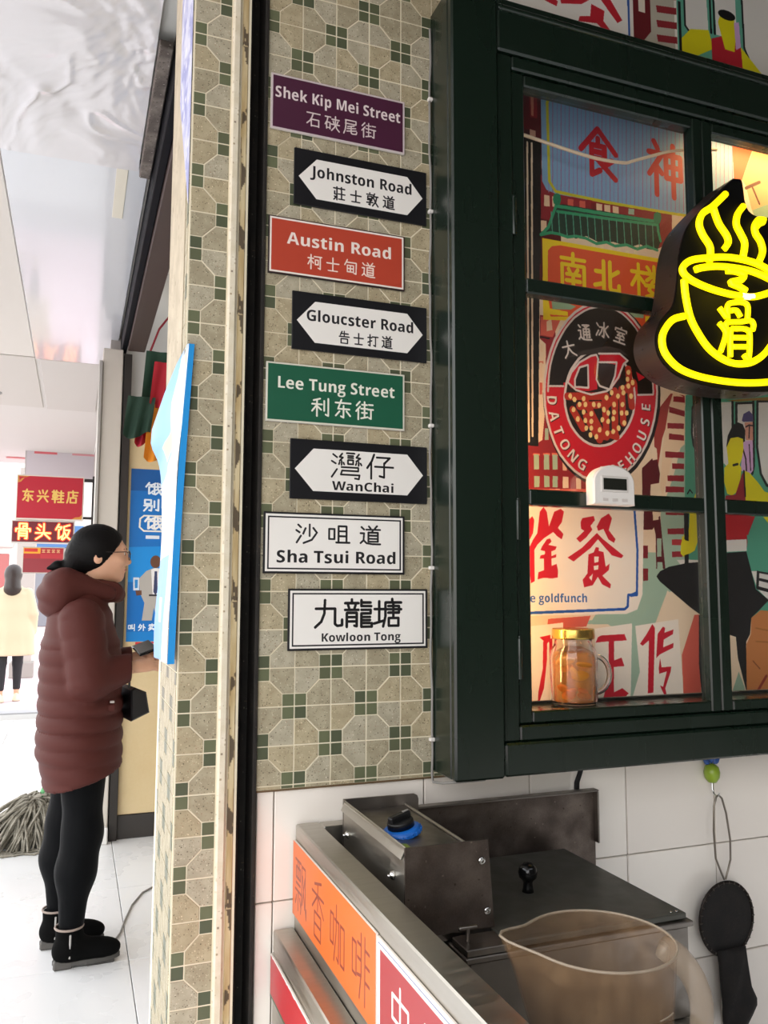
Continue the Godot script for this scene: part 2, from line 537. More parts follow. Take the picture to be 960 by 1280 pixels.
# the flat print of the cabinet board, in millimetres from its top left corner: p = filled outline, s = line of a given width
const MURAL = [
["p","9db7a0",[272,983,339,982,416,621,461,617,444,996,339,1067,305,1136,290,1197,254,1279,218,1278,258,1151,204,1120,99,1119,169,1112]],
["p","e9d3b4",[351,644,401,640,399,738,353,870,326,903,329,711]],
["p","9db7a0",[399,747,391,996,356,1028,331,982,334,903,364,838]],
["p","e9d3b4",[344,1056,416,1104,374,1176,316,1198,287,1281,246,1279,274,1226,314,1136]],
["p","d5604f",[408,1104,425,1104,418,1130,418,1267,351,1266,375,1257,374,1182]],
["p","9db7a0",[261,1125,272,1213,253,1264,250,1264]],
["p","d5604f",[41,869,104,869,143,695,166,866,210,907,40,914]],
["p","d5604f",[74,1109,166,1104,156,1124,71,1127]],
["p","d5604f",[34,1198,38,1266,33,1268]],
["p","5a0f1a",[36,72,81,72,76,243,117,365,114,494,29,505]],
["p","3a0b12",[40,171,64,170,64,194,39,195]],
["p","8e1f2a",[50,90,69,89,68,144,53,144]],
["p","c9836b",[54,96,61,96,60,141,55,140]],
["p","c99f8a",[51,169,64,170,64,182,51,183]],
["p","8e1f2a",[70,257,385,271,383,344,345,364,72,345]],
["p","e9c9a4",[81,296,93,296,93,318,80,319]],
["p","e9c9a4",[99,296,112,296,112,316,99,317]],
["p","d5604f",[134,295,147,294,146,314,133,314]],
["p","d5604f",[161,294,174,293,174,311,160,312]],
["p","7a1822",[188,293,202,292,201,309,188,310]],
["p","e9c9a4",[200,292,214,292,213,308,200,309]],
["p","e9c9a4",[219,292,233,291,233,306,219,307]],
["p","e9c9a4",[239,291,253,291,253,305,239,305]],
["p","9db7a0",[277,290,291,289,290,301,276,302]],
["p","e9c9a4",[72,349,85,348,85,364,72,372]],
["p","8e1f2a",[67,537,98,536,104,618,76,712,68,777,35,798,34,868,174,861,179,802,112,774,77,680,79,592,66,583]],
["p","8e1f2a",[35,789,180,779,178,864,34,871]],
["p","d5604f",[69,540,117,531,94,577,68,576]],
["p","e7c9a6",[81,548,92,541,94,563,81,567]],
["p","0c0b0d",[66,578,88,579,88,582,66,581]],
["p","d8745c",[48,803,62,803,62,807,47,807]],
["p","9db7a0",[49,805,60,805,60,833,49,834]],
["p","d8745c",[69,802,84,801,84,806,69,806]],
["p","9db7a0",[71,804,82,804,82,832,70,833]],
["p","d8745c",[88,800,102,800,102,805,88,805]],
["p","9db7a0",[89,803,100,803,100,831,89,832]],
["p","e5b79a",[111,806,121,806,120,832,111,832]],
["p","9db7a0",[49,846,61,846,60,866,49,867]],
["p","9db7a0",[70,844,82,845,82,865,70,866]],
["p","9db7a0",[89,844,100,844,99,865,88,865]],
["p","e9cdb0",[111,844,123,844,123,865,110,866]],
["p","e9cdb0",[140,845,151,845,151,866,140,866]],
["p","d5604f",[163,845,174,846,174,864,162,865]],
["p","d8745c",[63,627,73,626,73,631,63,631]],
["p","e7c9a6",[65,629,71,629,70,658,65,658]],
["p","e7c9a6",[67,593,72,593,72,609,67,609]],
["p","d5604f",[64,668,70,668,69,690,64,691]],
["p","9db7a0",[74,754,81,754,81,776,73,777]],
["p","0c0b0d",[36,186,75,185,59,790,32,789]],
["p","0c0b0d",[36,186,75,185,71,436,32,442]],
["s","e9d3b4",4,[45,197,39,782]],
["s","e9d3b4",4,[55,197,47,771]],
["p","7fa9c9",[77,87,393,82,574,80,564,277,385,285,107,290,86,285,77,270]],
["s","8f86b4",2,[95,91,91,289]],
["s","9a6f9c",2,[104,91,100,288]],
["s","8f86b4",2,[114,91,110,288]],
["s","9a6f9c",2,[123,91,119,288]],
["s","8f86b4",2,[132,91,128,287]],
["s","9a6f9c",2,[142,90,137,287]],
["s","8f86b4",2,[151,90,147,286]],
["s","9a6f9c",2,[161,90,156,286]],
["s","8f86b4",2,[170,90,166,286]],
["s","9a6f9c",2,[180,90,175,285]],
["s","8f86b4",2,[190,89,185,285]],
["s","9a6f9c",2,[199,89,194,284]],
["s","8f86b4",2,[209,89,204,284]],
["s","9a6f9c",2,[219,89,213,283]],
["s","8f86b4",2,[228,88,223,283]],
["s","9a6f9c",2,[238,88,233,282]],
["s","8f86b4",2,[248,88,242,282]],
["s","9a6f9c",2,[258,88,252,282]],
["s","8f86b4",2,[268,87,262,281]],
["s","9a6f9c",2,[278,87,272,281]],
["s","8f86b4",2,[288,87,282,280]],
["s","9a6f9c",2,[298,87,292,280]],
["s","8f86b4",2,[308,87,302,279]],
["s","9a6f9c",2,[318,86,312,279]],
["s","8f86b4",2,[328,86,322,278]],
["s","9a6f9c",2,[339,86,332,278]],
["s","8f86b4",2,[349,86,342,277]],
["s","9a6f9c",2,[359,85,352,277]],
["s","8f86b4",2,[370,85,363,277]],
["s","9a6f9c",2,[380,85,373,276]],
["s","8f86b4",2,[391,85,383,276]],
["s","9a6f9c",2,[401,84,394,275]],
["s","8f86b4",2,[412,84,404,275]],
["s","9a6f9c",2,[422,84,415,274]],
["s","8f86b4",2,[433,84,425,274]],
["s","9a6f9c",2,[444,83,436,273]],
["s","8f86b4",2,[454,83,446,273]],
["s","9a6f9c",2,[465,83,457,272]],
["s","8f86b4",2,[476,83,468,272]],
["s","9a6f9c",2,[487,82,478,271]],
["s","8f86b4",2,[498,82,489,271]],
["s","9a6f9c",2,[509,82,500,270]],
["s","8f86b4",2,[520,82,511,270]],
["s","9a6f9c",2,[531,81,522,269]],
["s","8f86b4",2,[542,81,533,269]],
["s","9a6f9c",2,[553,81,544,268]],
["s","c9c22a",6,[574,74,393,80,263,84,104,91,94,97,91,107,93,267,107,285,224,286,385,282,564,274]],
["p","16352c",[109,312,122,308,347,303,353,309,354,348,345,367,320,368,303,360,278,371,238,366,206,373,175,364,151,373,113,367,72,381,89,356]],
["s","2f9a6b",7,[107,314,224,311,347,306]],
["s","2f9a6b",6,[110,325,223,320,347,313]],
["s","2f9a6b",6,[107,314,89,360,72,378,94,370,113,370,132,373,151,368,175,369,198,376,222,369,242,374,270,367,295,372,320,362,345,367]],
["s","2f9a6b",6,[347,308,349,327,354,346]],
["s","4d9c80",2.4,[96,328,98,370]],
["s","4d9c80",2.4,[112,327,114,369]],
["s","4d9c80",2.4,[128,326,131,369]],
["s","4d9c80",2.4,[145,325,147,369]],
["s","4d9c80",2.4,[161,324,164,368]],
["s","4d9c80",2.4,[178,323,180,368]],
["s","4d9c80",2.4,[195,322,197,368]],
["s","4d9c80",2.4,[212,321,214,367]],
["s","4d9c80",2.4,[229,320,231,367]],
["s","4d9c80",2.4,[247,320,248,366]],
["s","4d9c80",2.4,[264,319,266,366]],
["s","4d9c80",2.4,[281,318,283,365]],
["s","4d9c80",2.4,[299,317,301,365]],
["s","4d9c80",2.4,[317,316,318,365]],
["s","4d9c80",2.4,[335,315,336,364]],
["p","1f7d56",[102,292,110,288,117,290,119,299,116,309,108,313,102,310,100,302]],
["p","1f7d56",[340,289,348,285,357,287,358,297,354,308,346,312,339,309,338,301]],
["p","e9d9b0",[186,380,195,377,196,383,188,385]],
["p","e9d9b0",[206,380,215,377,215,383,207,385]],
["p","e9d9b0",[226,380,235,377,235,384,227,385]],
["p","e9d9b0",[246,380,255,377,255,384,247,385]],
["p","e9d9b0",[266,380,275,377,276,384,267,385]],
["p","e9d9b0",[286,380,295,377,296,384,288,385]],
["p","f0d21a",[75,384,381,384,378,466,376,519,74,545]],
["p","e0542c",[96,397,116,392,381,392,377,501,91,537,84,527,87,407]],
["p","e0542c",[81,492,311,486,310,535,218,518,129,523,86,528,92,507]],
["p","f0d21a",[77,493,86,502,89,521,129,523,129,531,76,534]],
["p","8fae8c",[93,507,118,503,148,510,136,518,95,522]],
["p","8fae8c",[234,503,307,504,306,514,250,516]],
["p","9d3a33",[322,712,367,662,402,663,402,681,373,685,343,755,325,840]],
["p","e9cba6",[362,689,374,658,402,667,398,763,369,786,341,869,334,857,344,767]],
["p","8e1f2a",[374,667,402,666,402,678,373,678]],
["p","8e1f2a",[362,689,401,695,400,707,362,701]],
["p","8e1f2a",[357,723,398,721,397,732,357,734]],
["p","8e1f2a",[360,744,397,745,397,756,359,756]],
["p","8e1f2a",[349,781,396,780,395,792,349,793]],
["p","8e1f2a",[365,804,395,803,394,814,365,815]],
["p","8e1f2a",[353,829,394,827,393,839,353,840]],
["p","8e1f2a",[348,851,393,850,392,861,347,863]],
["p","8e1f2a",[346,897,391,895,391,907,346,908]],
["p","8e1f2a",[349,935,389,933,389,945,349,946]],
["p","b02f36",[359,956,389,955,388,967,359,967]],
["p","8e1f2a",[358,980,384,979,383,990,358,991]],
["p","5a0f1a",[292,818,327,789,335,827,332,845,312,849,310,867,313,888,332,893,322,926,313,938,290,939]],
["p","5a0f1a",[312,917,332,911,341,1014,319,1014,320,947]],
["p","e9d3b4",[315,768,329,777,330,798,318,801]],
["p","9db7a0",[323,955,334,955,332,990,322,991]],
["p","9db7a0",[322,1001,334,1001,336,1023,321,1023]],
["p","e9d3b4",[314,849,332,848,332,869,314,867]],
["p","e9d3b4",[314,897,330,902,328,918,315,920]],
["p","7a1420",[290,970,301,970,300,994,289,994]],
["p","7a1420",[288,1014,300,1014,299,1037,288,1038]],
["p","4f9a7f",[404,662,622,633,854,608,825,1024,532,1124,482,1091,401,996,389,980]],
["p","cfcfc8",[423,681,435,680,430,784,420,763,418,739]],
["s","0c0b0d",5,[426,680,421,686,417,739,420,763,431,783]],
["p","cfcfc8",[456,673,525,666,522,717,507,806,497,797,451,792]],
["p","cfcfc8",[535,668,579,664,573,817,533,775]],
["p","cfcfc8",[592,659,700,650,688,836,611,834,594,811,587,762]],
["s","0c0b0d",6,[525,665,523,719]],
["s","0c0b0d",6,[535,668,533,714]],
["s","0c0b0d",6,[581,660,575,797,570,814]],
["s","0c0b0d",6,[592,660,586,757,593,813,608,837,688,836]],
["s","0c0b0d",5,[535,668,579,663]],
["s","0c0b0d",5,[592,659,700,648]],
["p","8a6a2c",[508,664,622,647,700,637,700,648,592,657,539,664]],
["p","c9a3c8",[550,747,575,743,573,807,564,815,539,809]],
["p","c98f7a",[555,707,577,704,576,743,556,744]],
["p","4a4470",[548,703,553,689,569,681,579,690,579,703,551,706]],
["s","2b1a20",3,[568,711,565,739]],
["s","2b1a20",3,[558,716,566,712]],
["s","2b1a20",3,[577,712,569,712]],
["s","2b1a20",4,[548,764,554,783,555,808]],
["s","2b1a20",3,[565,753,566,807]],
["p","0c0b0d",[504,762,509,738,524,714,538,708,550,711,556,724,554,747,547,750,535,741]],
["p","d9cf12",[505,762,516,743,535,739,549,742,549,764,544,784,537,797,542,804,538,826,526,855,514,862,502,859,495,835,497,806,508,796]],
["s","0c0b0d",5,[521,799,532,796]],
["p","8e1f2a",[498,863,523,860,542,818,548,809,549,862,549,886,577,890,556,928,548,968,493,971,491,886]],
["p","b3141f",[497,887,572,893,575,899,547,951,494,953]],
["p","b3141f",[497,888,574,890,556,928,495,930]],
["p","d9cf12",[550,809,562,812,586,833,601,850,687,866,682,940,607,916,586,894,574,888,549,886]],
["s","0c0b0d",4,[548,809,549,862]],
["s","0c0b0d",5,[558,887,572,892]],
["p","d9d4cc",[495,954,548,951,547,975,494,978]],
["p","d9d4cc",[369,996,431,995,431,1004,379,1007]],
["p","d9cf12",[406,890,426,853,427,889,431,913,426,950,414,977,387,990,379,984,381,963,389,945,402,932]],
["s","0c0b0d",5,[420,890,427,918]],
["p","0c0b0d",[391,889,403,889,398,1004,388,1004]],
["s","0c0b0d",3,[393,968,401,967]],
["s","0c0b0d",3,[393,978,401,976]],
["p","d9cf12",[383,948,392,957,403,959,402,983,383,988]],
["s","0c0b0d",3,[401,863,407,855,413,861]],
["p","0c0b0d",[319,1029,328,1019,350,1010,394,1002,446,998,497,980,546,976,557,1016,567,1053,598,1074,737,1090,735,1122,598,1077,577,1093,552,1111,547,1144,536,1159,533,1263,513,1191,510,1149,489,1143,441,1119,423,1104,398,1089,327,1039]],
["p","0c0b0d",[419,1104,434,1107,420,1267,415,1200]],
["p","dcd8d0",[557,1016,573,1016,740,1040,737,1090,598,1074,571,1053]],
["s","0c0b0d",7,[740,1040,575,1016,571,1050,738,1084]],
["s","0c0b0d",6,[578,1033,739,1062]],
["p","4f9a7f",[549,942,605,941,747,937,741,1036,577,1016,556,1010]],
["p","4f9a7f",[605,941,747,937,746,956,604,972]],
["p","c07a43",[552,1111,577,1096,736,1106,725,1277,532,1269,536,1165,549,1144]],
["s","8a4f2a",3,[552,1198,569,1214]],
["s","8a2f22",6,[585,1229,556,1264]],
["s","a0652f",3,[563,1132,610,1140,734,1144]],
["s","a0652f",3,[562,1159,609,1162,733,1159]],
["p","8fa890",[514,1218,528,1251,527,1266,491,1266]],
["p","e0532c",[552,84,619,75,575,174,553,179]],
["p","e8a878",[622,74,857,45,848,171,704,197,645,225,599,238,585,186,575,174]],
["s","5a3326",7,[585,191,624,170]],
["s","5a3326",5,[602,183,621,220]],
["p","8fae8c",[599,238,645,216,849,161,838,314,609,258]],
["p","1a1416",[342,665,340,695,333,724,324,751,311,776,296,799,279,819,260,835,240,847,219,854,198,857,177,856,157,851,138,841,121,828,106,811,94,791,84,768,77,743,72,716,71,689,74,661,79,634,87,607,98,582,112,559,128,538,146,521,166,507,186,498,208,493,229,492,250,497,270,505,289,519,305,536,319,557,330,581,338,607,342,636,342,665]],
["p","c9152a",[335,662,332,690,326,719,317,746,305,770,290,793,274,812,255,827,236,839,216,847,195,850,175,849,155,843,137,834,121,821,106,804,94,784,84,762,77,738,73,712,72,685,74,658,79,631,87,605,98,580,111,557,127,538,145,521,164,508,184,498,205,493,226,493,246,497,265,506,283,518,299,535,312,556,323,579,330,605,334,633,335,662]],
["s","d8ccc4",5,[334,662,331,690,325,718,316,745,304,770,289,792,273,811,255,826,235,838,215,845,195,848,175,847,156,842,138,832,122,819,107,803,95,783,86,761,79,737,75,712,74,685,76,658,81,631,89,605,99,581,113,559,128,539,145,522,164,509,184,500,205,495,225,495,245,499,265,507,282,520,298,537,311,557,322,580,329,606,333,633,334,662]],
["p","14100f",[82,684,83,667,85,650,88,633,93,617,99,601,106,586,114,571,123,558,133,546,143,535,155,526,167,518,179,512,192,507,204,505,217,504,230,505,242,508,255,513,266,520,277,528,287,539,296,550,304,563,310,578,316,593,320,610,323,627,324,645,324,662,324,668,287,672,286,647,116,663,116,670,82,673]],
["s","cfc6c0",4,[82,683,83,666,85,648,88,632,93,615,99,599,106,584,114,570,123,556,133,544,143,533,155,524,167,516,179,510,192,506,204,503,217,502,230,503,243,506,255,511,266,518,277,527,287,537,296,549,304,562,310,576,316,592,320,608,323,625,324,643,325,661,324,668,287,672]],
["s","cfc6c0",4,[82,673,116,670]],
["p","c9152a",[284,625,306,635,290,644]],
["p","241512",[280,678,278,694,275,709,269,723,262,736,253,748,243,759,232,767,220,774,208,778,195,780,182,780,170,777,159,772,149,765,140,756,132,746,126,734,122,721,119,707,118,692,120,678,123,663,128,649,134,636,143,624,152,613,163,604,175,597,187,592,200,590,213,590,225,592,237,596,248,603,258,612,266,623,272,635,277,649,279,663,280,678]],
["s","d8ccc4",5,[280,678,278,694,275,709,269,723,262,736,253,748,243,759,232,767,220,774,208,778,195,780,182,780,170,777,159,772,149,765,140,756,132,746,126,734,122,721,119,707,118,692,120,678,123,663,128,649,134,636,143,624,152,613,163,604,175,597,187,592,200,590,213,590,225,592,237,596,248,603,258,612,266,623,272,635,277,649,279,663,280,678]],
["p","3a3230",[127,613,161,596,216,581,248,583,267,595,216,595,169,603]],
["s","b5301f",15,[125,689,213,681]],
["s","b5301f",15,[151,706,197,699]],
["s","b5301f",15,[136,714,158,748]],
["s","b5301f",15,[163,692,203,761]],
["s","b5301f",15,[166,725,195,768]],
["s","b5301f",15,[209,681,211,761]],
["s","b5301f",15,[233,669,231,753]],
["s","b5301f",15,[211,754,234,759]],
["s","b5301f",15,[249,664,251,731]],
["s","b5301f",15,[213,698,278,648]],
["s","b5301f",15,[266,622,272,696]],
["p","f3cf86",[135,688,134,692,131,694,128,692,126,688,128,684,131,682,134,684,135,688]],
["p","f3cf86",[145,693,143,698,140,699,137,698,135,694,137,690,140,688,143,690,145,693]],
["p","f3cf86",[165,690,164,694,161,696,158,695,156,691,158,687,161,685,164,686,165,690]],
["p","f3cf86",[156,702,154,706,151,708,148,707,147,703,148,699,151,697,154,698,156,702]],
["p","f3cf86",[169,701,168,705,164,707,161,706,160,702,161,698,165,696,168,697,169,701]],
["p","f3cf86",[188,700,187,704,184,706,180,704,179,700,180,696,184,694,187,696,188,700]],
["p","f3cf86",[200,700,198,704,195,706,192,705,191,701,192,697,195,695,199,696,200,700]],
["p","f3cf86",[142,713,141,717,137,719,134,718,133,714,135,710,138,708,141,710,142,713]],
["p","f3cf86",[165,716,163,720,160,722,157,721,156,717,157,713,160,711,164,713,165,716]],
["p","f3cf86",[182,718,181,722,177,724,174,723,173,719,174,715,178,713,181,714,182,718]],
["p","f3cf86",[151,731,150,735,147,737,143,735,142,731,144,727,147,725,150,727,151,731]],
["p","f3cf86",[168,733,167,737,164,738,160,737,159,733,161,729,164,727,167,729,168,733]],
["p","f3cf86",[182,733,180,737,177,739,174,738,172,734,174,730,177,728,180,729,182,733]],
["p","f3cf86",[170,747,168,751,165,753,162,752,161,748,162,744,165,742,169,743,170,747]],
["p","f3cf86",[181,746,180,750,177,752,173,751,172,747,174,743,177,741,180,743,181,746]],
["p","f3cf86",[200,748,199,752,196,754,192,753,191,749,193,745,196,743,199,744,200,748]],
["p","f3cf86",[179,760,178,764,174,766,171,764,170,760,171,756,175,754,178,756,179,760]],
["p","f3cf86",[192,762,191,766,188,768,184,767,183,763,185,759,188,757,191,758,192,762]],
["p","f3cf86",[218,684,216,688,213,690,210,688,208,685,210,680,213,678,217,680,218,684]],
["p","f3cf86",[230,673,228,677,225,679,222,677,221,674,222,669,225,667,229,669,230,673]],
["p","f3cf86",[211,708,210,712,207,714,203,712,202,708,203,704,207,702,210,704,211,708]],
["p","f3cf86",[221,714,219,718,216,720,213,718,212,714,213,710,216,708,220,710,221,714]],
["p","f3cf86",[235,696,234,700,230,702,227,700,226,696,227,692,231,690,234,692,235,696]],
["p","f3cf86",[235,711,233,715,230,717,227,716,225,712,227,707,230,706,233,707,235,711]],
["p","f3cf86",[220,730,219,734,216,736,212,735,211,731,213,727,216,725,219,726,220,730]],
["p","f3cf86",[232,724,231,728,227,730,224,729,223,725,224,721,228,719,231,720,232,724]],
["p","f3cf86",[218,754,216,758,213,760,210,758,208,754,210,750,213,748,217,750,218,754]],
["p","f3cf86",[232,749,230,753,227,755,223,754,222,750,224,746,227,744,230,746,232,749]],
["p","f3cf86",[244,742,243,746,240,748,236,746,235,742,236,738,240,736,243,738,244,742]],
["p","f3cf86",[258,731,256,735,253,737,250,735,248,732,250,727,253,725,257,727,258,731]],
["p","f3cf86",[252,711,251,715,248,717,244,716,243,712,244,708,248,706,251,707,252,711]],
["p","f3cf86",[255,694,253,698,250,700,247,699,245,695,247,691,250,689,254,690,255,694]],
["p","f3cf86",[245,678,243,682,240,684,237,683,235,679,237,675,240,673,243,674,245,678]],
["p","f3cf86",[258,670,256,674,253,676,249,675,248,671,250,667,253,665,256,666,258,670]],
["p","f3cf86",[270,656,268,660,265,662,262,660,260,656,262,652,266,650,269,652,270,656]],
["p","f3cf86",[271,628,269,632,266,634,263,633,261,629,263,625,266,623,270,624,271,628]],
["p","f3cf86",[280,648,279,652,275,654,272,653,271,649,272,644,276,642,279,644,280,648]],
["p","f3cf86",[276,675,274,680,270,682,267,680,266,676,267,672,271,670,274,671,276,675]],
["p","f3cf86",[268,642,267,646,264,648,260,647,259,643,260,639,264,637,267,638,268,642]],
["p","f3cf86",[256,660,254,664,251,666,248,665,246,661,248,657,251,655,255,656,256,660]],
["p","f3cf86",[264,710,263,714,259,716,256,715,255,711,256,707,260,705,263,706,264,710]],
["p","f3cf86",[207,728,205,732,202,734,199,733,198,729,199,725,202,723,206,724,207,728]],
["p","c9152a",[126,662,134,642,153,620,180,604,192,602,194,616,192,669,171,675,152,675,133,672]],
["p","1d1413",[142,671,142,654,153,630,172,623,172,668,152,670]],
["p","c9152a",[200,598,247,593,263,602,253,616,246,641,225,666,221,667,234,639,239,616,199,615]],
["s","d8ccc4",4,[126,661,134,642,153,620,180,604,192,601,196,609,191,650,198,662,221,667,242,641,255,613,265,605,247,593,198,598]],
["s","d8ccc4",4,[142,669,142,654,153,630,172,623,172,668,142,669]],
["s","d8ccc4",4,[199,615,239,611,234,639,222,665]],
["s","d8ccc4",4,[126,662,144,675,178,681,214,671,226,663]],
["p","efe4d4",[33,894,269,891,294,893,285,1064,272,1093,247,1101,34,1103]],
["s","1d55a8",5,[271,891,276,979,272,1065,252,1065,250,1087,243,1092,34,1098]],
["p","1d55a8",[252,1065,274,1057,272,1067,258,1069]],
["p","c4142c",[32,933,44,921,48,928,45,952,38,964,32,968]],
["p","c4142c",[54,952,60,912,68,903,75,912,79,939,91,911,105,905,112,910,107,930,98,941,110,952,106,962,97,957,88,949,68,961,54,973,47,983,47,1040,39,1044,35,1007,36,980,45,964]],
["p","c4142c",[74,963,81,961,84,967,77,973,95,976,92,982,83,985,83,994,94,990,93,996,83,998,83,1012,94,1008,97,1020,96,1033,84,1035,66,1034,53,1037,55,1024,67,1020,67,999,58,999,60,993,69,991,70,985,60,983,63,977]],
["p","c4142c",[152,921,178,916,180,924,170,935,174,942,160,957,146,967,138,960,156,945,149,941,148,929]],
["p","c4142c",[184,936,194,920,212,910,219,919,211,942,226,959,222,966,210,960,199,940,187,944]],
["p","c4142c",[184,948,198,960,243,990,238,995,217,990,198,972,186,960,169,977,131,1003,118,996,150,977]],
["p","c4142c",[181,975,188,976,187,982,198,984,202,1012,211,1006,209,1018,194,1029,213,1045,211,1053,193,1045,184,1031,172,1047,153,1051,150,1037,161,1025,164,989,176,985]],
["p","efe4d4",[177,993,187,993,186,1003,177,1005]],
["p","efe4d4",[175,1011,186,1009,185,1017,176,1019]],
["p","efe4d4",[164,1033,173,1025,170,1039]],
["p","efe4d4",[36,1122,106,1116,102,1269,38,1268]],
["p","efe4d4",[175,1128,259,1119,251,1268,173,1267]],
["p","efe4d4",[266,1124,368,1112,375,1257,298,1266,253,1264,274,1211]],
["p","c4142c",[55,1142,78,1138,78,1146,71,1154,70,1184,63,1233,49,1267,51,1240,61,1199,63,1148]],
["p","c4142c",[80,1234,85,1234,87,1255,80,1259]],
["p","c4142c",[75,1146,82,1144,84,1257,78,1259]],
["p","c4142c",[176,1154,181,1144,188,1141,241,1139,246,1151,217,1152,216,1188,233,1183,239,1199,215,1200,214,1247,233,1240,247,1250,240,1256,214,1255,190,1257,195,1242,202,1239,205,1152]],
["p","c4142c",[276,1158,292,1140,306,1121,312,1129,304,1251,291,1252,297,1152,282,1162]],
["p","c4142c",[318,1140,331,1126,336,1129,334,1138,356,1132,354,1141,332,1151,330,1166,355,1158,354,1167,322,1179,313,1186,315,1166]],
["p","c4142c",[318,1206,322,1186,325,1204,348,1203,346,1213,332,1244,337,1265,333,1264,320,1238,327,1241,337,1212,319,1216]]
]

# ================================================================ the scene
func _ready():
	# ---- camera
	var cam = Camera3D.new()
	cam.name = "camera"
	cam.fov = 64.04
	cam.near = 0.05
	cam.far = 200.0
	add_child(cam)
	cam.transform = Transform3D(Basis.from_euler(Vector3(deg_to_rad(5.544), deg_to_rad(-20.586), deg_to_rad(0.154))), Vector3(0, 1.38, 1.28))
	cam.current = true
	# ---- sky: bright overcast
	var env = Environment.new()
	var sky = Sky.new()
	var sm = ProceduralSkyMaterial.new()
	sm.sky_top_color = Color(0.90, 0.92, 0.95)
	sm.sky_horizon_color = Color(1.0, 0.985, 0.955)
	sm.ground_horizon_color = Color(0.80, 0.775, 0.735)
	sm.ground_bottom_color = Color(0.45, 0.43, 0.40)
	sm.sky_curve = 0.25
	sm.sun_angle_max = 1.0
	sky.sky_material = sm
	env.background_mode = Environment.BG_SKY
	env.sky = sky
	env.background_energy_multiplier = 3.9
	env.ambient_light_source = Environment.AMBIENT_SOURCE_SKY
	env.tonemap_mode = Environment.TONE_MAPPER_LINEAR
	env.tonemap_exposure = 1.0
	env.sdfgi_enabled = true
	env.ssao_enabled = true
	env.ssil_enabled = true
	var we = WorldEnvironment.new()
	we.name = "world_environment"
	we.environment = env
	add_child(we)

	materials()
	shell()
	pier()
	plate_wall()
	white_wall()
	plates()
	cabinet()
	cabinet_contents()
	cup_sign()
	counter()
	fryer()
	pitcher()
	strainer()
	small_cables()
	arcade()
	arcade_things()
	person_in_coat()
	person_far()
	mop()

func materials():
	var st1 = speckled(512, "bab29b", "a69d86", 1.2, [[2600, "5d5644", 3], [1500, "e0d8c0", 3], [700, "8a5f44", 2]], 11)
	M.stone = []
	for c in ["ffffff", "f1eee6", "fff8ea"]:
		M.stone.append(triplanar(mat(c, 0.55), st1, 3.3))
	M.green_tile = []
	for c in ["5d6148", "676c50", "535943"]:
		M.green_tile.append(mat(c, 0.35))
	M.grout = mat("e6dcc2", 0.85)
	M.white_tile = []
	for c in ["f1e8de", "ede4da", "f4ece2"]:
		var w = mat(c, 0.18)
		w.clearcoat_enabled = true; w.clearcoat = 0.4; w.clearcoat_roughness = 0.1
		M.white_tile.append(w)
	M.white_grout = mat("9c9488", 0.85)
	var paint_noise = noise_tex(0.03, 0.2, 0.8, 256, 5, Vector2(1.0, 0.35))
	M.green_paint = relief(rough_map(mat("0f1e15", 0.3), noise_tex(0.02, 0.24, 0.32, 256, 8, Vector2(1.0, 0.2)), 1.5), paint_noise, 0.008)
	M.green_paint.clearcoat_enabled = true
	M.green_paint.clearcoat = 0.2
	M.green_paint.clearcoat_roughness = 0.18
	var brushed = noise_tex(0.06, 0.30, 0.42, 256, 21, Vector2(0.15, 1.6))
	M.steel = rough_map(mat("b8b3aa", 0.35, 1.0), brushed, 4.0)
	M.dark_steel = rough_map(mat("8d867f", 0.35, 1.0), noise_tex(0.03, 0.28, 0.5, 256, 33), 3.0)
	M.stained_steel = triplanar(rough_map(mat("ffffff", 0.4, 0.85), noise_tex(0.03, 0.3, 0.55, 256, 34), 3.0), speckled(256, "756a62", "564c46", 1.4, [[60, "978a7d", 2], [60, "40362f", 2]], 51), 3.0)
	M.black_lid = rough_map(mat("55544d", 0.4, 0.5), noise_tex(0.02, 0.3, 0.5, 256, 35), 3.0)
	M.chrome = mat("d8d8d6", 0.15, 1.0)
	M.black = mat("0d0c0d", 0.45)
	M.black_gloss = mat("0a0a0b", 0.15)
	M.rubber = mat("19181a", 0.8)
	M.cream_paint = triplanar(mat("ffffff", 0.6), speckled(256, "e9e0cc", "d8ccb0", 1.3, [[120, "a58f6a", 4], [60, "6d5c45", 4]], 61), 4.0)
	M.old_wood = triplanar(mat("ffffff", 0.8), streaks(), 2.2)
	M.dark_channel = triplanar(mat("ffffff", 0.7, 0.2), speckled(256, "1b1815", "2b2620", 1.4, [[160, "6d665c", 3], [80, "4a3d2e", 5]], 71), 4.0)
	M.white_plastic = mat("e9e4de", 0.4)
	M.glass = mat("ffffff", 0.03)
	M.glass.transparency = BaseMaterial3D.TRANSPARENCY_ALPHA
	M.glass.albedo_color = Color(1, 1, 1, 0.0)
	M.solid_glass = mat("ffffff", 0.02)
	M.solid_glass.transparency = BaseMaterial3D.TRANSPARENCY_ALPHA
	M.solid_glass.refraction_enabled = true
	M.solid_glass.refraction_scale = 0.05
	M.solid_glass.albedo_color = Color(1, 1, 1, 0.0)
	M.cable_grey = mat("8d8a85", 0.6)
	M.skin = mat("d8a688", 0.55)
	M.skin.subsurf_scatter_enabled = true
	M.skin.subsurf_scatter_strength = 0.05
	M.hair = mat("0b0909", 0.5)
	M.hair.metallic_specular = 0.25
	M.ceiling = mat("d3d0ca", 0.85)

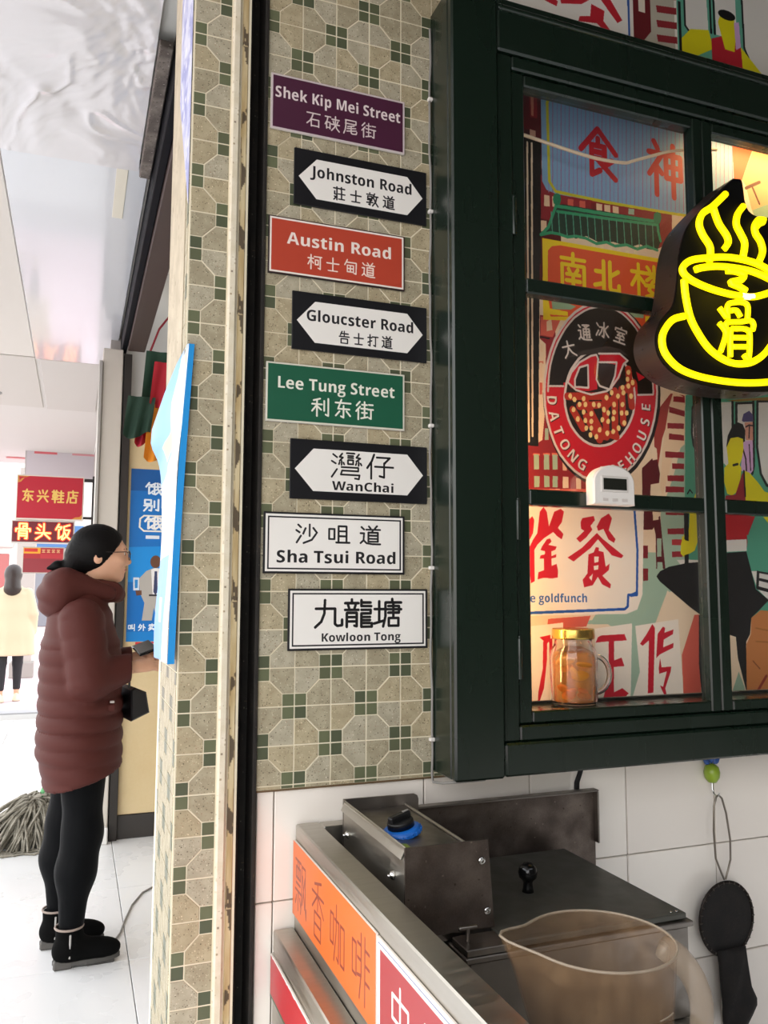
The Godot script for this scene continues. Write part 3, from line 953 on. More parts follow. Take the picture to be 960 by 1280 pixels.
func streaks():
	var fn = FastNoiseLite.new()
	fn.seed = 4; fn.frequency = 0.02; fn.fractal_octaves = 4
	var im = Image.create(256, 256, false, Image.FORMAT_RGB8)
	for y in 256:
		for x in 256:
			var a = fn.get_noise_2d(x * 4.0, y * 0.5)
			var c = Color("b59b6c").lerp(Color("d9c9a2"), clampf(a + 0.5, 0, 1))
			if fn.get_noise_2d(x * 2.0 + 400.0, y * 0.8) > 0.14:
				c = Color("3a2f25").lerp(c, 0.25)
			im.set_pixel(x, y, c)
	return ImageTexture.create_from_image(im)

# ---------------------------------------------------------------- room shell
func shell():
	var b
	for q in [["back wall behind the street plates", 0.272, 0.0, 0.62, 3.3, -0.014], ["back wall below the green cabinet", 0.62, 0.0, 1.95, 1.14, -0.014], ["back wall above the green cabinet", 0.62, 2.41, 1.95, 3.3, -0.014], ["back wall of the alcove behind the printed cabinet board", 0.62, 1.14, 1.95, 2.41, -0.06], ["back wall right of the green cabinet", 1.95, 0.0, 3.6, 3.3, -0.014]]:
		b = MB.new()
		b.mm(Vector3(q[1], q[2], -0.25), Vector3(q[3], q[4], q[5]))
		struct("wall_back", b, mat("b9b2a6", 0.85)).set_meta("label", q[0])
	b = MB.new()
	b.mm(Vector3(3.6, 0, -0.25), Vector3(3.75, 3.3, 1.2))
	struct("wall_right", b, mat("8d8780", 0.85))

# one 60 mm wall tile is cut into two pale halves and two green corner squares
func tile_shapes():
	var g = 1.0
	var half = [Vector2(20.5, g), Vector2(60 - g, g), Vector2(60 - g, 39.5), Vector2(40.9, 39.5), Vector2(20.5, 19.1)]
	var other = []
	for p in half:
		other.append(Vector2(p.y, p.x))
	var sq = [Vector2(g, g), Vector2(19, g), Vector2(19, 19), Vector2(g, 19)]
	var sq2 = []
	for p in sq:
		sq2.append(Vector2(60 - p.x, 60 - p.y))
	var res = []
	for flip in [false, true]:
		var set_ = []
		for poly in [half, other, sq, sq2]:
			var o = []
			for p in poly:
				o.append(Vector2(60 - p.x if flip else p.x, p.y) * 0.001)
			set_.append(o)
		res.append(set_)
	return res

func clip_x(poly, lo, hi):
	var box = PackedVector2Array([Vector2(lo, -1), Vector2(hi, -1), Vector2(hi, 9), Vector2(lo, 9)])
	var r = Geometry2D.intersect_polygons(PackedVector2Array(poly), box)
	return r[0] if r.size() else PackedVector2Array()

func clip_box(poly, x0, x1, y0, y1):
	var box = PackedVector2Array([Vector2(x0, y0), Vector2(x1, y0), Vector2(x1, y1), Vector2(x0, y1)])
	var r = Geometry2D.intersect_polygons(PackedVector2Array(poly), box)
	return r[0] if r.size() else PackedVector2Array()

# lays tiles over x0..x1, y0..y1 of a face in z = 0; (gx, gy) is a crossing with a green cluster
func lay_tiles(parent, gx, gy, x0, x1, y0, y1, z, thick, cell_seed):
	rng.seed = cell_seed
	var shapes = tile_shapes()
	var meshes = []
	for f in 2:
		var row = []
		for s in 4:
			var b = MB.new()
			b.prism(shapes[f][s], 0.0, thick, 0.0006)
			row.append(b.mesh())
		meshes.append(row)
	for j in range(int(floor((y0 - gy) / 0.06)), int(ceil((y1 - gy) / 0.06))):
		for i in range(int(floor((x0 - gx) / 0.06)), int(ceil((x1 - gx) / 0.06))):
			var f = absi(i + j) % 2
			var o = Vector2(gx + i * 0.06, gy + j * 0.06)
			var whole = o.x >= x0 - 1e-4 and o.x + 0.06 <= x1 + 1e-4 and o.y >= y0 - 1e-4 and o.y + 0.06 <= y1 + 1e-4
			for s in 4:
				var m = M.stone[rng.randi() % 3] if s < 2 else M.green_tile[rng.randi() % 3]
				var called = "stone_tile" if s < 2 else "green_tile"
				var dz = rng.randf_range(-0.0003, 0.0003)
				if whole:
					part(called, meshes[f][s], m, parent, Vector3(o.x, o.y, z + dz))
				else:
					var q = []
					for p in shapes[f][s]:
						q.append(p + o)
					var c = clip_box(q, x0, x1, y0, y1)
					if c.size() >= 3:
						var x_lo = 9.0; var x_hi = -9.0; var y_lo = 9.0; var y_hi = -9.0
						for p in c:
							x_lo = minf(x_lo, p.x); x_hi = maxf(x_hi, p.x); y_lo = minf(y_lo, p.y); y_hi = maxf(y_hi, p.y)
						if x_hi - x_lo > 0.002 and y_hi - y_lo > 0.002:
							var b = MB.new()
							b.prism(c, 0.0, thick)
							part(called, b, m, parent, Vector3(0, 0, z + dz))

func pier():
	# the pier left of the plates: x 0.147..0.208 in front, 0.27 m deep
	var b = MB.new()
	b.mm(Vector3(0.1475, 0, -0.27), Vector3(0.240, 3.3, 0.0104))
	var w = struct("wall_left", b, M.grout)
	w.set_meta("label", "narrow tiled pier at the corner of the shop front")
	# crossings with a green cluster: the corner x = 0.149, y = 1.198
	lay_tiles(w, 0.1485, 1.198, 0.1485, 0.2085, 0.12, 2.94, 0.0062, 0.005, 5)
	# the side towards the arcade: seen edge-on, so joined
	var shapes = tile_shapes()
	var st = MB.new(); var gr = MB.new()
	for j in range(-18, 29):
		for i in 4:
			var f = absi(i + j) % 2
			for s in 4:
				var m = st if s < 2 else gr
				m.xf = Transform3D(Basis(Vector3(0, 0, 1), Vector3(0, 1, 0), Vector3(-1, 0, 0)), Vector3(0.1508, 1.198 + j * 0.06, 0.006 - (i + 1) * 0.06))
				m.prism(shapes[f][s], 0.0, 0.0042)
	part("side_stone_tiles", st, M.stone[1], w).set_meta("kind", "stuff")
	part("side_green_tiles", gr, M.green_tile[0], w).set_meta("kind", "stuff")
	# painted jamb, raw timber strip and the dark shutter channel beside it
	b = MB.new()
	b.mm(Vector3(0.2095, 0, -0.02), Vector3(0.2235, 3.3, 0.0165), 0.003)
	var t1 = struct("trim_1", b, M.cream_paint)
	t1.set_meta("label", "cream painted strip down the tiled pier")
	b = MB.new()
	b.mm(Vector3(0.2245, 0, -0.02), Vector3(0.2375, 3.3, 0.012), 0.003)
	var t2 = struct("trim_2", b, M.old_wood)
	t2.set_meta("label", "bare weathered timber strip beside the dark channel")
	b = MB.new()
	b.mm(Vector3(0.2385, 0, -0.25), Vector3(0.2435, 3.3, 0.004), 0.001)
	b.mm(Vector3(0.2435, 0, -0.25), Vector3(0.2655, 3.3, -0.05))
	b.mm(Vector3(0.2655, 0, -0.25), Vector3(0.2715, 3.3, 0.004), 0.001)
	b.mm(Vector3(0.2455, 0.3, -0.05), Vector3(0.2495, 3.3, -0.02), 0.001)
	var t3 = struct("trim_3", b, M.dark_channel)
	t3.set_meta("label", "dark rusty shutter channel between pier and plate wall")

func plate_wall():
	var b = MB.new()
	b.mm(Vector3(0.272, 1.074, -0.014), Vector3(0.62, 3.3, -0.0010))
	var w = struct("wall_front", b, M.grout)
	w.set_meta("label", "upper wall of pale octagon tiles with green squares")
	lay_tiles(w, 0.3305, 1.1995, 0.2725, 0.60, 1.0745, 2.46, -0.0052, 0.005, 9)
	b = MB.new()
	b.mm(Vector3(0.272, 1.0705, -0.013), Vector3(0.60, 1.0745, -0.001), 0.001)
	part("tile_edge", b, mat("6b553a", 0.8), w)

func white_wall():
	var b = MB.new()
	b.mm(Vector3(0.272, 0, -0.014), Vector3(3.6, 1.09, -0.0125))
	var w = struct("wall_lower", b, M.white_grout)
	w.set_meta("label", "lower wall of large glazed white tiles")
	rng.seed = 3
	var xs = [0.274, 0.302, 0.5555, 0.757, 0.9585, 1.160, 1.3615, 1.563, 1.7645, 1.966, 2.17, 2.37]
	var ys = [0.0, 0.0963, 0.2983, 0.5003, 0.7023, 0.9043, 1.1063]
	for i in xs.size() - 1:
		for j in ys.size() - 1:
			var top = ys[j + 1] - 0.001
			if j == 5:
				top = 1.0705 if xs[i + 1] < 0.6 else 1.095
			var t = MB.new()
			t.mm(Vector3(xs[i] + 0.001, ys[j] + 0.001, -0.0125), Vector3(xs[i + 1] - 0.001, top, -0.0065 + rng.randf_range(-0.0004, 0.0004)), 0.0012)
			part("white_tile", t, M.white_tile[rng.randi() % 3], w)

# ---------------------------------------------------------------- the eight street plates
func plate(label, x, top, pr, edge):
	var t = thing("street_plate", label, "sign", Vector3(x, top - 0.049, 0.0012), "street name plates on the tiled wall")
	var b = MB.new()
	b.mm(Vector3(0, -0.049, 0), Vector3(0.2405, 0.049, 0.0035), 0.0006)
	part("plate", b, edge, t)
	b = MB.new()
	b.quad(Vector3(0.0007, -0.0483, 0.0037), Vector3(0.2398, -0.0483, 0.0037), Vector3(0.2398, 0.0483, 0.0037), Vector3(0.0007, 0.0483, 0.0037))
	part("printed_face", b, printed(pr.tex(), 0.38), t)

func plates():
	var bold = SystemFont.new()
	bold.font_names = ["Droid Sans"]
	bold.font_weight = 700
	var pw = 239.0; var ph = 96.6
	var xl = 0.2757; var xr = 0.3172
	var dark = mat("17161a", 0.5)
	var pale = mat("cfc8be", 0.5)
	# purple
	var p = Print.new(pw, ph, 3.0, "cdbfc0")
	p.rect(3, 3, pw - 6, ph - 6, "4a2038")
	p.text("Shek Kip Mei Street", bold, 119, 31, 19, 224, "e3d7d4")
	for i in 4:
		p.han(HAN[["shi_stone", "xia", "wei", "jie"][i]], 73 + i * 33, 67, 27, 30, 2.3, "d9ccc9")
	plate("purple plate with white letters, topmost of the eight street plates", xl, 2.2440, p, pale)
	# black arrow, four characters under the name
	p = arrow(pw, ph)
	p.text("Johnston Road", bold, 119, 36, 19, 184, "17161a")
	for i in 4:
		p.han(HAN[["zhuang", "shi_scholar", "dun", "dao"][i]], 78 + i * 30, 67, 22, 25, 2.6, "17161a")
	plate("black plate with white double arrow, second from the top, under the purple plate", xr, 2.1205, p, dark)
	# orange red
	p = Print.new(pw, ph, 3.0, "3b1f1a")
	p.rect(1.5, 1.5, pw - 3, ph - 3, "efe6dc")
	p.rect(4.5, 4.5, pw - 9, ph - 9, "b8442f")
	p.text("Austin Road", bold, 122, 34, 20, 184, "f0e2d8")
	for i in 4:
		p.han(HAN[["ke", "shi_scholar", "dian_suburb", "dao"][i]], 78 + i * 31.5, 69, 25, 28, 2.2, "eedccf")
	plate("orange-red plate with white border and letters, third from the top", xl, 1.9960, p, dark)
	p = arrow(pw, ph)
	p.text("Gloucster Road", bold, 119, 38, 18.5, 190, "17161a")
	for i in 4:
		p.han(HAN[["gao", "shi_scholar", "da_hit", "dao"][i]], 89 + i * 25.5, 69, 19.5, 23, 2.3, "17161a")
	plate("black plate with white double arrow, between the orange-red and the green plate", xr, 1.8730, p, dark)
	# green
	p = Print.new(pw, ph, 3.0, "d9d6c4")
	p.rect(2.5, 2.5, pw - 5, ph - 5, "1c5a41")
	p.text("Lee Tung Street", bold, 120, 32, 19, 202, "ece8da")
	for i in 3:
		p.han(HAN[["li", "dong", "jie"][i]], 91 + i * 38, 68, 32, 34, 3.0, "ece8da")
	plate("green plate with white letters and a pale border", xl, 1.7500, p, pale)
	p = arrow(pw, ph)
	p.han(HAN["wan"], 95, 39, 56, 47, 3.0, "0f0e10")
	p.han(HAN["zai"], 153, 38, 50, 46, 3.6, "0f0e10")
	p.text("WanChai", bold, 124, 73, 14.5, 108, "0f0e10")
	plate("black plate with a double arrow and two large characters, under the green plate", xr, 1.6265, p, dark)
	# white, framed
	p = frame_plate(pw, ph)
	for i in 3:
		p.han(HAN[["sha", "ju", "dao"][i]], 70 + i * 54, 33, 38, 34, 3.2, "1a1a1c")
	p.text("Sha Tsui Road", bold, 122, 70, 19, 202, "1a1a1c")
	plate("white plate with a double black frame, three spaced characters above the name", xl, 1.5060, p, dark)
	p = frame_plate(pw, ph)
	for i in 3:
		p.han(HAN[["jiu", "long", "tang"][i]], 66 + i * 51, 39, 50, 49, 4.4, "0f0e10")
	p.text("Kowloon Tong", bold, 123, 77, 13, 136, "1a1a1c")
	plate("white plate with a double black frame and three large characters, lowest of the eight", xr, 1.3840, p, dark)

func arrow(pw, ph):
	var p = Print.new(pw, ph, 3.0, "121216")
	p.poly([7, ph * 0.5, 38, 14, pw - 36, 14, pw - 7, ph * 0.5, pw - 36, ph - 13, 38, ph - 13], "efebe4")
	return p

func frame_plate(pw, ph):
	var p = Print.new(pw, ph, 3.0, "17161a")
	p.rect(2.6, 2.6, pw - 5.2, ph - 5.2, "f1ede6")
	p.rect(6.0, 6.0, pw - 12, ph - 12, "17161a")
	p.rect(8.4, 8.4, pw - 16.8, ph - 16.8, "f1ede6")
	return p

# ---------------------------------------------------------------- the green cabinet
func cabinet():
	var t = thing("display_cabinet", "large dark green wooden display cabinet with glazed sashes on the wall", "cabinet", Vector3(0.569, 1.083, 0.0))
	var o = -t.position
	var g = M.green_paint
	var xr = 1.90
	var b = MB.new()
	# casing: left side, bottom, top, right side, behind the front boards
	b.mm(Vector3(0.569, 1.083, -0.004) + o, Vector3(0.594, 2.425, 0.070) + o, 0.002)
	b.mm(Vector3(0.594, 1.083, -0.006) + o, Vector3(xr, 1.105, 0.070) + o, 0.002)
	b.mm(Vector3(0.594, 2.405, -0.006) + o, Vector3(xr, 2.425, 0.070) + o, 0.002)
	b.mm(Vector3(xr - 0.025, 1.105, -0.004) + o, Vector3(xr, 2.405, 0.070) + o, 0.002)
	part("casing", b, g, t)
	# front boards, mitred look by plain butt joints, with rounded arrises
	for q in [["stile", Vector3(0.569, 1.0815, 0.0702), Vector3(0.6585, 2.426, 0.087)], ["rail", Vector3(0.6589, 1.083, 0.0702), Vector3(xr, 1.136, 0.0865)], ["rail", Vector3(0.6589, 2.327, 0.0702), Vector3(xr, 2.426, 0.0865)], ["stile", Vector3(1.56, 1.1364, 0.0702), Vector3(xr, 2.3266, 0.0865)]]:
		b = MB.new()
		b.mm(q[1] + o, q[2] + o, 0.0035)
		part(q[0], b, g, t)
	# a thin moulding on the top board
	b = MB.new()
	b.tube([Vector3(0.66, 2.405, 0.087) + o, Vector3(1.2, 2.405, 0.087) + o, Vector3(xr, 2.405, 0.087) + o], 0.006, 8)
	part("moulding", b, g, t)
	# inner frame round both sashes
	for q in [[Vector3(0.659, 1.1365, 0.040), Vector3(0.690, 2.3265, 0.080)], [Vector3(0.690, 1.1365, 0.040), Vector3(1.5595, 1.162, 0.080)], [Vector3(0.690, 2.302, 0.040), Vector3(1.5595, 2.3265, 0.080)], [Vector3(1.532, 1.162, 0.040), Vector3(1.5595, 2.302, 0.080)]]:
		b = MB.new()
		b.mm(q[0] + o, q[1] + o, 0.003)
		part("inner_frame", b, g, t)
	# sill board inside
	b = MB.new()
	b.mm(Vector3(0.64, 1.150, -0.055) + o, Vector3(1.60, 1.1785, 0.0395) + o, 0.001)
	part("sill", b, g, t)
	# the two sashes, each with stiles, rails, glazing bars and panes
	for k in 2:
		var x0 = 0.6915 if k == 0 else 1.1135
		var x1 = 1.1125 if k == 0 else 1.5305
		var s = Node3D.new()
		s.name = "sash"
		t.add_child(s, true)
		for q in [["sash_stile", Vector3(x0, 1.1635, 0.048), Vector3(x0 + 0.0255, 2.3005, 0.0745)], ["sash_stile", Vector3(x1 - 0.0225, 1.1635, 0.048), Vector3(x1, 2.3005, 0.0745)], ["sash_rail", Vector3(x0 + 0.026, 1.1635, 0.048), Vector3(x1 - 0.023, 1.183, 0.0740)], ["sash_rail", Vector3(x0 + 0.026, 2.279, 0.048), Vector3(x1 - 0.023, 2.3005, 0.0740)], ["glazing_bar", Vector3(x0 + 0.026, 1.899, 0.049), Vector3(x1 - 0.023, 1.926, 0.0735)], ["glazing_bar", Vector3(x0 + 0.026, 1.527, 0.049), Vector3(x1 - 0.023, 1.5545, 0.0735)]]:
			b = MB.new()
			b.mm(q[1] + o, q[2] + o, 0.0025)
			part(q[0], b, g, s)
		for q in [[1.183, 1.527], [1.5545, 1.899], [1.926, 2.279]]:
			b = MB.new()
			b.mm(Vector3(x0 + 0.0262, q[0] + 0.0004, 0.0575) + o, Vector3(x1 - 0.0232, q[1] - 0.0004, 0.0600) + o)
			part("pane", b, M.glass, s)
	# hinges on the left stile
	for y in [1.27, 1.50, 2.03]:
		b = MB.new()
		b.tube([Vector3(0.6908, y - 0.033, 0.0795) + o, Vector3(0.6908, y, 0.0795) + o, Vector3(0.6908, y + 0.033, 0.0795) + o], 0.0042, 8)
		b.tube([Vector3(0.6908, y + 0.033, 0.0795) + o, Vector3(0.6908, y + 0.038, 0.0795) + o], 0.0028, 8)
		part("hinge", b, g, t)

func mural_print():
	var serif = SystemFont.new(); serif.font_names = ["Droid Sans"]; serif.font_weight = 700
	var p = Print.new(860, 1310, 1.55, "e6cfb0")
	for q in MURAL:
		if q[0] == "p":
			p.poly(q[2], q[1])
		else:
			p.line(q[3], q[2], q[1])
	p.han(HAN["shi_eat"], 207, 187, 96, 110, 12.0, "b8182a")
	p.han(HAN["shen"], 370, 190, 92, 124, 12.0, "b8182a")
	p.han(HAN["nan"], 143, 441, 66, 78, 8.0, "f0d21a")
	p.han(HAN["bei"], 221, 440, 64, 72, 9.0, "f0d21a")
	p.han(HAN["lou"], 318, 436, 82, 74, 8.0, "f0d21a")
	# shop roundel lettering
	var hs = ["da_big", "tong", "bing", "shi_room"]
	var hp = [[130, 596, -0.30], [166, 559, -0.10], [207, 550, 0.04], [249, 556, 0.20]]
	for i in 4:
		p.han(HAN[hs[i]], hp[i][0] + 2, hp[i][1] + 2, 31, 35, 4.2, "3a3432", hp[i][2])
		p.han(HAN[hs[i]], hp[i][0], hp[i][1], 31, 35, 3.4, "d8d0c8", hp[i][2])
	var word = "DATONG ICEHOUSE"
	for i in word.length():
		var f = i / float(word.length() - 1)
		var a = deg_to_rad(lerpf(176.0, 2.0, f))
		var q = Vector2(198 + cos(a) * 108.0, 690 + sin(a) * 140.0)
		var dx = Vector2(-sin(a) * -108.0, cos(a) * -140.0)
		if word[i] != " ":
			p.text(word[i], serif, q.x + 1.5, q.y + 1.5, 21, -1.0, "2a0d10", dx.angle())
			p.text(word[i], serif, q.x, q.y, 21, -1.0, "e4dcd2", dx.angle())
	p.text("e goldfunch", serif, 98, 1071, 15, 122, "2a62ac")
	return p

func cabinet_contents():
	# the printed back board of the cabinet
	var t = thing("mural_board", "colourful printed board of shop signs and a tram inside the green cabinet", "mural", Vector3(0.74, 1.184, -0.034))
	var b = MB.new()
	b.mm(Vector3(-0.075, 0.0, -0.004), Vector3(0.86, 1.218, 0.0036))
	part("board", b, mat("cdbb9e", 0.7), t)
	b = MB.new()
	b.quad(Vector3(0, -0.054 + 0.0545, 0.004), Vector3(0.86, 0.0005, 0.004), Vector3(0.86, 1.256 - 0.039, 0.004), Vector3(0, 1.217, 0.004))
	# the print is 1310 mm tall; the board shows the part from 39 mm to 1256 mm
	for i in 4:
		b.t[i] = Vector2(b.t[i].x, (1255.5 / 1310.0) if i < 2 else (39.0 / 1310.0))
	part("printed_face", b, printed(mural_print().tex(), 0.5), t)
	# lamp: a warm strip under the top, right bay
	t = thing("strip_lamp", "warm white lamp strip at the top of the right cabinet bay", "lamp", Vector3(1.43, 2.362, 0.030))
	b = MB.new()
	b.mm(Vector3(-0.22, 0.002, -0.013), Vector3(0.22, 0.016, 0.013), 0.003)
	part("housing", b, M.white_plastic, t)
	b = MB.new()
	b.mm(Vector3(-0.215, -0.008, -0.009), Vector3(0.215, 0.0015, 0.009), 0.004)
	part("diffuser", b, glow("ffdca0", 3.0), t)
	var l = AreaLight3D.new()
	l.name = "strip_light"
	l.area_size = Vector2(0.42, 0.018)
	l.light_color = Color(1.0, 0.80, 0.52)
	l.light_energy = 0.22
	l.shadow_enabled = true
	l.area_range = 8.0
	add_child(l)
	l.position = Vector3(1.43, 2.3525, 0.030)
	l.rotation = Vector3(-PI / 2, 0, 0)
	# added hidden strip behind the left stile, to warm the lower mural
	t = thing("added_corner_strip", "unseen warm strip added behind the left stile to warm the lower mural", "lamp", Vector3(0.672, 1.20, 0.012))
	b = MB.new()
	b.mm(Vector3(-0.010, 0.0, -0.009), Vector3(0.0, 0.55, 0.009), 0.002)
	part("housing", b, M.white_plastic, t)
	b = MB.new()
	b.mm(Vector3(0.0002, 0.005, -0.007), Vector3(0.005, 0.545, 0.007), 0.002)
	part("diffuser", b, glow("ffcf9a", 2.0), t)
	l = AreaLight3D.new()
	l.name = "added_corner_light"
	l.area_size = Vector2(0.014, 0.53)
	l.light_color = Color(1.0, 0.76, 0.50)
	l.light_energy = 0.16
	l.shadow_enabled = true
	l.area_range = 8.0
	add_child(l)
	l.position = Vector3(0.6785, 1.475, 0.012)
	l.rotation = Vector3(0, -PI / 2, 0)
	# lamp lead sagging across the left bay
	b = MB.new()
	var pts = []
	var key = [Vector3(0.715, 2.236, 0.0), Vector3(0.7602, 2.2309, 0.0), Vector3(0.8388, 2.2278, 0.002), Vector3(0.9113, 2.2327, 0.004), Vector3(0.98, 2.235, 0.004), Vector3(1.0056, 2.2465, 0.004), Vector3(1.0548, 2.2698, 0.004), Vector3(1.11, 2.285, 0.006), Vector3(1.21, 2.292, 0.010)]
	key[1].y = 2.236; key[2].y = 2.226; key[3].y = 2.219; key[4].y = 2.222; key[5].y = 2.231; key[6].y = 2.252; key[7].y = 2.272
	var cv = Curve3D.new()
	for i in key.size():
		var tn = (key[mini(i + 1, key.size() - 1)] - key[maxi(i - 1, 0)]) / 6.0
		cv.add_point(key[i], -tn, tn)
	for q in cv.tessellate(4, 2):
		pts.append(q)
	b.tube(pts, 0.0032, 8)
	tag(part("lamp_cable", b, mat("e3d3b8", 0.5), self), "white lamp cable sagging across the top left pane inside the cabinet", "cable")
	jar()
	timer()
	# print above the cabinet
	var p = Print.new(900, 330, 1.3, "e6dfd2")
	var H = 330.0
	p.poly([0, 0, 300, 0, 300, H, 0, H], "e9e4da")
	p.poly([299.5, 0, 393, 0, 393, H, 316, H], "b9b3a0")
	p.poly([308.3, 60, 344.6, 60, 344.6, 270, 321.5, 300, 310.5, 300], "6a1c22")
	p.rect(321.5, 200, 13.2, 40, "e2d6c2"); p.rect(321.5, 120, 13.2, 40, "e2d6c2"); p.rect(312.7, 288, 7.7, 14, "6a1c22")
	for i in 8:
		p.poly([356, 90 + i * 26, 398, 84 + i * 26, 398, 96 + i * 26, 358, 102 + i * 26], "8e2a30")
	p.poly([333.6, 300, 361.1, 316, 398.5, 322, 398.5, 330, 349, 330], "121012")
	p.poly([398.5, 0, 635, 0, 635, H, 492, H, 448, 320, 398.5, 330], "5fa58c")
	p.poly([415, 0, 456.2, 0, 464.5, 250, 437, 262, 415, 240], "d9d6cc"); p.poly([475.5, 0, 525, 0, 525, 240, 481, 240], "d9d6cc"); p.poly([536, 0, 635, 0, 635, 290, 569, 300, 541.5, 250], "d9d6cc")
	p.line([415, 0, 415, 240, 437, 264], 4, "121012"); p.line([467.8, 0, 470, 240], 4, "121012"); p.line([476.6, 0, 477.7, 240], 4, "121012"); p.line([537.1, 0, 541.5, 250, 569, 302, 635, 292], 4, "121012")
	p.poly([402.9, 270, 426, 244, 464.5, 236, 473.3, 268, 437, 290, 420.5, 318, 401.8, 322], "d9cf12"); p.poly([401.8, 200, 407.3, 200, 407.3, 330, 401.8, 330], "121012")
	p.poly([470, 250, 492, 240, 525, 244, 547, 262, 541.5, 318, 503, 326, 470, 308], "b3202e")
	p.poly([485.4, 216, 493.1, 196, 519.5, 196, 525, 222, 519.5, 262, 498.6, 262], "d9cf12"); p.disc(505.2, 198, 18.7, 9, "121012"); p.poly([533.8, 250, 580, 290, 635, 316, 635, 330, 569, 330, 536, 290], "d9cf12"); p.poly([520.6, 208, 531.6, 204, 533.8, 250, 522.8, 258], "c9a3c8")
	p.poly([470, 318, 519.5, 326, 519.5, 330, 470, 330], "e6e0d6"); p.poly([569, 322, 635, 328, 635, 330, 574.5, 330], "e6e0d6")
	p.line([262, 0, 262, 210, 300.6, 214, 301.7, 318], 4, "2f5aa6")
	# the lower strokes of a big character on a white board
	p.poly([204.4, 238, 241.6, 202, 288.1, 265, 278.8, 272.2, 241.6, 234.4, 210.6, 257.8, 173.4, 266.8, 170.92, 257.8], "c02432")
	p.poly([229.2, 252.4, 254, 257.8, 251.52, 275.8, 267.64, 292, 260.2, 297.4, 239.12, 283, 204.4, 288.4, 206.88, 279.4, 226.72, 274], "c02432")
	p.poly([130, 247, 167.2, 265, 164.72, 274, 130, 266.8], "c02432"); p.poly([130, 202, 148.6, 211, 148.6, 218.2, 130, 214.6], "c02432")
	t = thing("upper_mural", "printed board with red brushwork and a yellow figure above the green cabinet", "mural", Vector3(0.62, 2.4265, 0.02))
	b = MB.new()
	b.mm(Vector3(0, 0, 0), Vector3(1.1, 0.40, 0.004), 0.0005)
	part("board", b, mat("cfc8ba", 0.6), t)
	b = MB.new()
	b.quad(Vector3(0.0, 0.0, 0.0043), Vector3(1.1, 0.0, 0.0043), Vector3(1.1, 0.40, 0.0043), Vector3(0.0, 0.40, 0.0043))
	part("printed_face", b, printed(p.tex(), 0.5), t)

func jar():
	# handled drinking jar, dried fruit slices inside
	var t = thing("mason_jar", "handled glass jar of amber fruit tea with a gold lid on the cabinet sill", "jar", Vector3(0.838, 1.1788, 0.0132))
	t.rotation.y = -0.25
	var b = MB.new()
	var R = 0.0408
	b.lathe([Vector2(0.0, 0.0), Vector2(R * 0.86, 0.0), Vector2(R, 0.006), Vector2(R * 1.02, 0.03), Vector2(R * 1.03, 0.085), Vector2(R * 0.97, 0.098), Vector2(R * 0.83, 0.107), Vector2(R * 0.80, 0.111), Vector2(R * 0.80, 0.122),
		Vector2(R * 0.72, 0.122), Vector2(R * 0.72, 0.110), Vector2(R * 0.88, 0.096), Vector2(R * 0.94, 0.084), Vector2(R * 0.93, 0.010), Vector2(R * 0.8, 0.007), Vector2(0.0, 0.007)], 36)
	part("glass_body", b, M.solid_glass, t)
	b = MB.new()
	var h = []
	for i in 13:
		var a = PI * i / 12.0
		h.append(Vector3(R * 0.98 + sin(a) * 0.026, 0.055 + cos(a) * 0.032, 0.0))
	b.tube(h, 0.0048, 10)
	part("handle", b, M.solid_glass, t)
	b = MB.new()
	b.lathe([Vector2(0.0, 0.0085), Vector2(R * 0.78, 0.0085), Vector2(R * 0.90, 0.012), Vector2(R * 0.915, 0.083), Vector2(R * 0.84, 0.095), Vector2(0.0, 0.095)], 32)
	var tea = mat("e0a23a", 0.02)
	tea.transparency = BaseMaterial3D.TRANSPARENCY_ALPHA
	tea.albedo_color = Color(0.94, 0.60, 0.10, 0.42)
	tea.roughness = 0.3
	part("tea", b, tea, t)
	rng.seed = 77
	var cols = [mat("f2c23a", 0.5), mat("e79a34", 0.5), mat("dc6a2c", 0.5), mat("c5502a", 0.55), mat("f0d488", 0.5)]
	for i in 10:
		b = MB.new()
		var y = 0.016 + 0.007 * i if i > 4 else 0.018 + 0.003 * i
		var a = i * 2.4
		b.xf = Transform3D(Basis.from_euler(Vector3(rng.randf_range(-1.2, 1.2), a, rng.randf_range(-0.5, 0.5))), Vector3(cos(a) * 0.0185, y, sin(a) * 0.0185))
		var rr = 0.0125 if i < 5 else 0.0165
		b.lathe([Vector2(0, -0.003), Vector2(rr * 0.8, -0.003), Vector2(rr, 0.0), Vector2(rr * 0.8, 0.003), Vector2(0, 0.003)], 14, Vector3.ZERO, Vector2(1.0, 0.8))
		part("fruit_slice", b, cols[(2 + i % 2) if i < 5 else [0, 4, 1, 0, 4][i - 5]], t)
	b = MB.new()
	b.lathe([Vector2(0.0, 0.1235), Vector2(R * 0.84, 0.1235), Vector2(R * 0.84, 0.118), Vector2(R * 0.90, 0.118), Vector2(R * 0.92, 0.121), Vector2(R * 0.92, 0.134), Vector2(R * 0.88, 0.1365), Vector2(0.0, 0.1365)], 36)
	part("lid", b, mat("d8b860", 0.25, 1.0), t)

